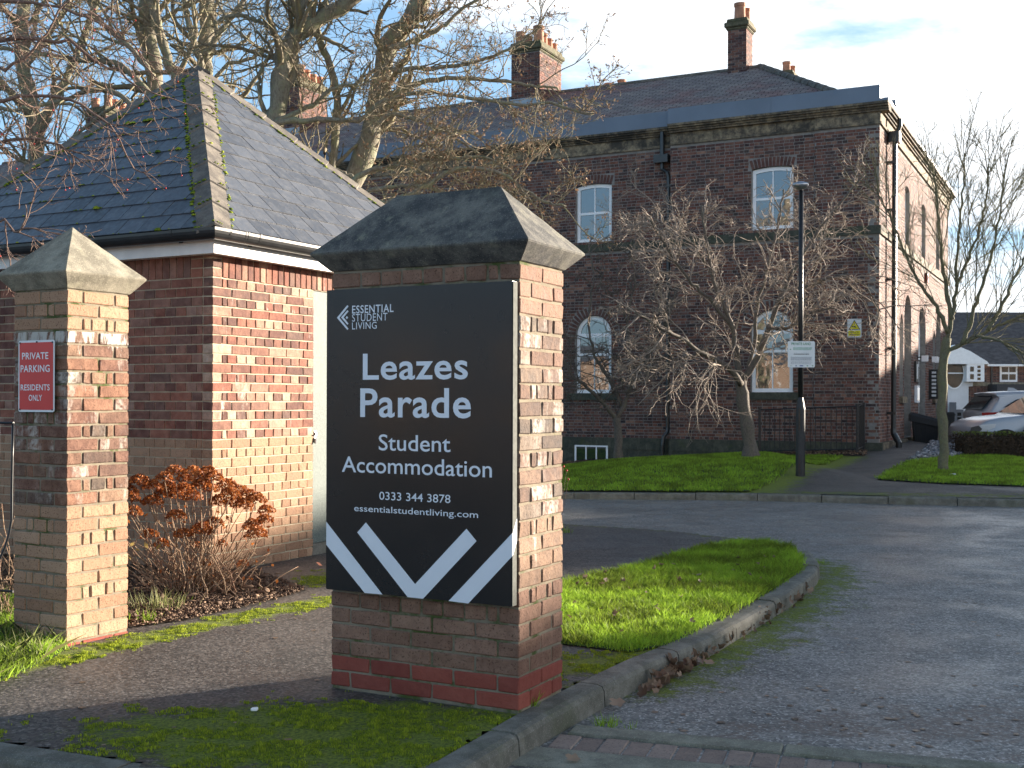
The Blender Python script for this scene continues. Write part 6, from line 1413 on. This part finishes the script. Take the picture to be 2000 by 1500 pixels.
wx = (1856-1000)/F*36; wb = thing('wheelie_bin', 'small dark wheelie bin mostly hidden behind the young tree trunk', 'bin', (wx-.2, 36, float(G(wx, 36))))
MB().prism([(-.05, 0, .1), (.30, 0, .05), (.34, 0, .95), (-.1, 0, .95)], (0, .5, 0)).build('body', M['blackplastic'], wb); MB().prism([(-.12, -.03, .95), (.37, -.03, .95), (.30, -.03, 1.05), (-.08, -.03, 1.05)], (0, .56, 0)).build('lid', M['blackplastic'], wb); MB().tube([(.02, -.02, .1), (.02, .52, .1)], .1, 12).build('wheel', M['tyre'], wb)
# ------------------------------------------------------------------ cars
def car(name, label, loc, flip, paint, prof, belt, top, glass, wheels, hw=.9, L=4.5):
    t = thing(name, label, 'car', loc); sx = -1 if flip else 1
    prof = [(x, z) for x, z in prof]; cxm = L/2; czm = .75; rows = []
    for f, ins in ((-1, .10), (-.985, .045), (-.93, .012), (-.6, 0), (0, -.012), (.6, 0), (.93, .012), (.985, .045), (1, .10)):
        ring = []
        for x, z in prof:
            k = max(0, (z-belt)/(top-belt)); w = f*hw*(1-.20*k**1.1)
            xi = x+(cxm-x)*ins*.35; zi = z+(czm-z)*ins; 
            if x < .5: xi += .18*abs(f)**3*(1-x/.5)
            if x > L-.5: xi -= .12*abs(f)**3*(1-(L-x)/.5)
            ring.append((sx*xi, w, zi))
        rows.append(ring)
    m = len(prof); vs = [p for r_ in rows for p in r_]; fs = [(i*m+j, i*m+(j+1) % m, (i+1)*m+(j+1) % m, (i+1)*m+j) for i in range(len(rows)-1) for j in range(m)]+[tuple(range(m)), tuple(range((len(rows)-1)*m, len(rows)*m))[::-1]]
    o = mesh('body', vs, fs, paint, t, smooth=True); fix_normals(o.data)
    def side(pts, mat, nm, lift=.006):
        P = []
        for x, z in pts: k = max(0, (z-belt)/(top-belt)); P.append((sx*x, -hw*(1-.20*k**1.1)*1.0-lift+.003*0, z))
        n = len(P); c = tuple(sum(p[i] for p in P)/n for i in range(3)); o2 = mesh(nm, P+[(p[0], p[1]+.02, p[2]) for p in P], [tuple(range(n))]+[(i, n+i, n+(i+1) % n, (i+1) % n) for i in range(n)], mat, t); fix_normals(o2.data); return o2
    for pts in glass: side(pts, M['carglass'], 'window')
    for x in wheels:
        for y in (-hw+.02, hw-.24): 
            mb = MB(); mb.tube([(sx*x, y-.01, .34), (sx*x, y+.22, .34)], .34, 22); w_ = mb.build('wheel', M['tyre'], t); mb = MB(); mb.tube([(sx*x, y-.02, .34), (sx*x, y+.0, .34)], .22, 16); mb.build('rim', M['alloy'], w_)
        P = [(x+.40*math.cos(a), .36+.40*math.sin(a)) for a in np.linspace(0, math.pi, 12)]+[(x-.40, .2), (x+.40, .2)]; side(P, M['tyre'], 'wheel_arch', .003)
    return t, side
profA = [(.06, .28), (.02, .45), (.0, .62), (.03, .76), (.12, .86), (.35, .95), (.75, 1.03), (1.15, 1.07), (1.32, 1.09), (1.75, 1.38), (2.05, 1.56), (2.5, 1.64), (3.2, 1.64), (3.9, 1.56), (4.25, 1.28), (4.45, 1.05), (4.5, .7), (4.46, .35), (4.2, .24), (.4, .22)]
ax = (1893-1000)/F*27; ca, sd = car('parked_car', 'pale grey car parked nose to the left behind the clipped hedge', (ax, 27.9, -.02), False, M['greycar'], profA, 1.05, 1.64, [[(1.45, 1.12), (1.85, 1.40), (2.1, 1.54), (2.3, 1.56), (2.3, 1.12)], [(2.36, 1.12), (2.36, 1.57), (3.2, 1.57), (3.2, 1.12)]], (.85, 3.6))
sd([(.06, .68), (.10, .80), (.30, .86), (.62, .88), (.60, .80), (.35, .70)], M['lampclear'], 'headlight'); sd([(.02, .68), (.05, .80), (.22, .84), (.30, .76), (.2, .66)], M['plaque'], 'headlight_surround', .012); sd([(.0, .26), (.0, .5), (.25, .52), (.35, .4), (.3, .24)], M['plaque'], 'bumper_intake')
sd([(1.42, 1.10), (1.36, 1.12), (1.80, 1.42), (1.86, 1.40)], M['pot'], 'pillar_trim', .01)
mesh('windscreen', [(1.34, -.72, 1.13), (1.34, .72, 1.13), (2.0, .62, 1.565), (2.0, -.62, 1.565)], [(0, 1, 2, 3)], M['carglass'], ca)
for x in (1.36, 2.33, 3.3): sd([(x, .35), (x+.012, .35), (x+.012, 1.07), (x, 1.07)], M['plaque'], 'door_gap', .004)
profB = [(.10, .35), (.04, .55), (.06, .80), (.0, 1.05), (.06, 1.14), (.30, 1.36), (.46, 1.56), (.36, 1.615), (.42, 1.645), (.95, 1.68), (1.8, 1.70), (2.5, 1.66), (3.0, 1.5), (3.4, 1.18), (3.8, 1.10), (4.4, .98), (4.6, .8), (4.62, .4), (4.3, .24), (.4, .25)]
bxx = (1918-1000)/F*31.2; cb, sd = car('parked_car', 'silver sport utility car seen tail first behind the pale grey car', (bxx, 32.1, -.02), False, M['silver'], profB, 1.12, 1.70, [[(.62, 1.26), (.98, 1.46), (1.6, 1.60), (1.6, 1.26), (1.2, 1.22)], [(1.66, 1.26), (1.66, 1.60), (2.4, 1.58), (2.5, 1.3)]], (.95, 3.7), L=4.6)
sd([(.0, .95), (.0, 1.10), (.55, 1.12), (.95, 1.10), (.4, 1.04), (.28, .92)], M['lampred'], 'tail_light', .008); sd([(.06, .45), (.04, .92), (.28, .90), (.35, .5)], M['plaque'], 'rear_bumper_trim', .008)
mesh('rear_window', [(.075, -.66, 1.19), (.075, .66, 1.19), (.40, .58, 1.555), (.40, -.58, 1.555)], [(0, 1, 2, 3)], M['carglass'], cb)
MB().prism([(1.05, -.02, 1.68), (1.35, -.02, 1.70), (1.22, -.02, 1.78), (1.08, -.02, 1.79)], (0, .03, 0)).build('aerial_fin', M['silver'], cb)
# ------------------------------------------------------------------ hedge
hx0, hy0 = gp(1884, 892); rk = np.random.default_rng(12); zz0 = float(G(hx0, hy0)); hh_ = EYE-(845-HOR)/F*hy0-zz0
hg = thing('clipped_hedge', 'low clipped dark hedge in front of the parked cars', 'hedge', (hx0, hy0, zz0)); hl = 5.0
MB().box(.08, hl, .1, .75, -.1, hh_-.08).build('stems', M['soil'], hg)  # solid dark box added to darken the hedge between its leaves
C = rk.uniform([0, 0, 0], [hl, .85, hh_], (30000, 3)); C = C[(C[:, 1] < .16) | (C[:, 2] > hh_-.12) | (C[:, 0] < .15)]; C += rk.normal(0, .02, C.shape); V, Fc = tri_cloud(C, .022, rk, 1.2); struct(mesh_np('foliage', V, Fc, M['hedge'], hg, attr=('FACE', rk.random(len(Fc)))), 'stuff')
C = rk.uniform([0, 0, hh_-.02], [hl, .85, hh_+.04], (1400, 3)); V, Fc = tri_cloud(C, .024, rk, 1.3); struct(mesh_np('new_shoots', V, Fc, M['hedgetop'], hg, attr=('FACE', rk.random(len(Fc)))), 'stuff')
# ------------------------------------------------------------------ unseen houses added east of the drive, shaped to cast the shade and its gap
def sq(s, q): return (s*SUN_AZ[0]-q*SUN_AZ[1], s*SUN_AZ[1]+q*SUN_AZ[0])
def house(q0, q1, h, label, s0=45.0, depth=8.0, pitch=1.0):
    h += depth/2*math.tan(SUN_EL)      # the ridge stands half the depth farther off
    x, y = sq(s0, q0); rz = math.atan2(SUN_AZ[0], -SUN_AZ[1]); L = q1-q0
    t = thing('offscreen_house', label, 'house', (x, y, 0), rz)        # local +x runs along the row, local +y faces the drive
    e = h-pitch; MB().box(0, L, -depth, 0, -.4, e).build('wall', M['housebrick'] if False else M['oldwall'], t)
    r_ = MB(); r_.prism([(-.0, .3, e-.02), (-.0, -depth/2, h), (-.0, -depth-.3, e-.02)], (L, 0, 0)); o = r_.build('roof', M['slate'], t); fix_normals(o.data)
    n = max(1, int(L/3))
    for i in range(n):
        for z in (.9, 3.3):
            if z+1.3 > e: continue
            c = (i+.5)*L/n; w = MB().box(c-.5, c+.5, 0, .05, z, z+1.4).build('window', M['white'], t); MB().box(c-.42, c+.42, .051, .06, z+.08, z+1.32).build('pane', M['glass'], w)
    return t
t_ = NT('house_wall_brick'); br = t_.n('ShaderNodeTexBrick'); br.inputs['Scale'].default_value = 1; br.inputs['Brick Width'].default_value = .225; br.inputs['Row Height'].default_value = .075; br.inputs['Mortar Size'].default_value = .008
br.inputs['Color1'].default_value = (.20, .12, .08, 1); br.inputs['Color2'].default_value = (.13, .08, .055, 1); br.inputs['Mortar'].default_value = (.35, .31, .26, 1)
sp_ = t_.sepz(t_.objc()); cm_ = t_.n('ShaderNodeCombineXYZ'); t_.l(t_.math('ADD', sp_[0], sp_[1]), cm_.inputs[0]); t_.l(sp_[2], cm_.inputs[1]); t_.l(cm_.outputs[0], br.inputs[0]); t_.set(br.outputs[0], .85, 0, .2); M['oldwall'] = t_.m
house(-20, 5.4, 7.55, 'unseen brick house added across the drive for shade, nearest the street'); house(5.4, 7.9, 6.55, 'unseen low link across the drive, added to let sun through to the grass', pitch=.5); house(7.9, 12.0, 7.3, 'unseen narrow middle brick house added across the drive for shade'); house(12.0, 30.0, 6.1, 'unseen long farther brick house added across the drive for shade')
# terrace and trees across the street behind the viewer, seen only as reflections
def back_house(cx, cy, L, h, rz, label):
    t = thing('offscreen_house', label, 'house', (cx, cy, -.3), rz); MB().box(-L/2, L/2, -8, 0, -.4, h-1.6).build('wall', M['oldwall'], t); r_ = MB(); r_.prism([(-L/2, .3, h-1.62), (-L/2, -4, h), (-L/2, -8.3, h-1.62)], (L, 0, 0)); o = r_.build('roof', M['slate'], t); fix_normals(o.data)
    for i in range(int(L/4)):
        for z in (.9, 3.2): c = -L/2+2+i*4; w = MB().box(c-.5, c+.5, 0, .05, z, z+1.4).build('window', M['white'], t); MB().box(c-.42, c+.42, .051, .06, z+.08, z+1.32).build('pane', M['glass'], w)
back_house(-52, -34, 46, 7.2, -.62, 'long brick terrace across the street behind the viewer'); back_house(-14, -52, 26, 6.6, -.2, 'short brick terrace across the street behind the viewer')
# repeats of one kind share a group
GROUPS = {'sycamore_tree': 'bare sycamores behind the shed', 'ornamental_cherry': 'bare cherries on the lawn', 'brick_pillar': 'brick gate pillars', 'wall_lamp': 'white lamps on the sunny wall', 'parked_car': 'cars parked beyond the hedge', 'offscreen_house': 'brick houses round the site', 'fallen_leaf': 'larger single fallen leaves'}
for o in bpy.data.objects:
    k = o.name.split('.')[0]
    if o.parent is None and k in GROUPS and o.get('kind') is None: o['group'] = GROUPS[k]
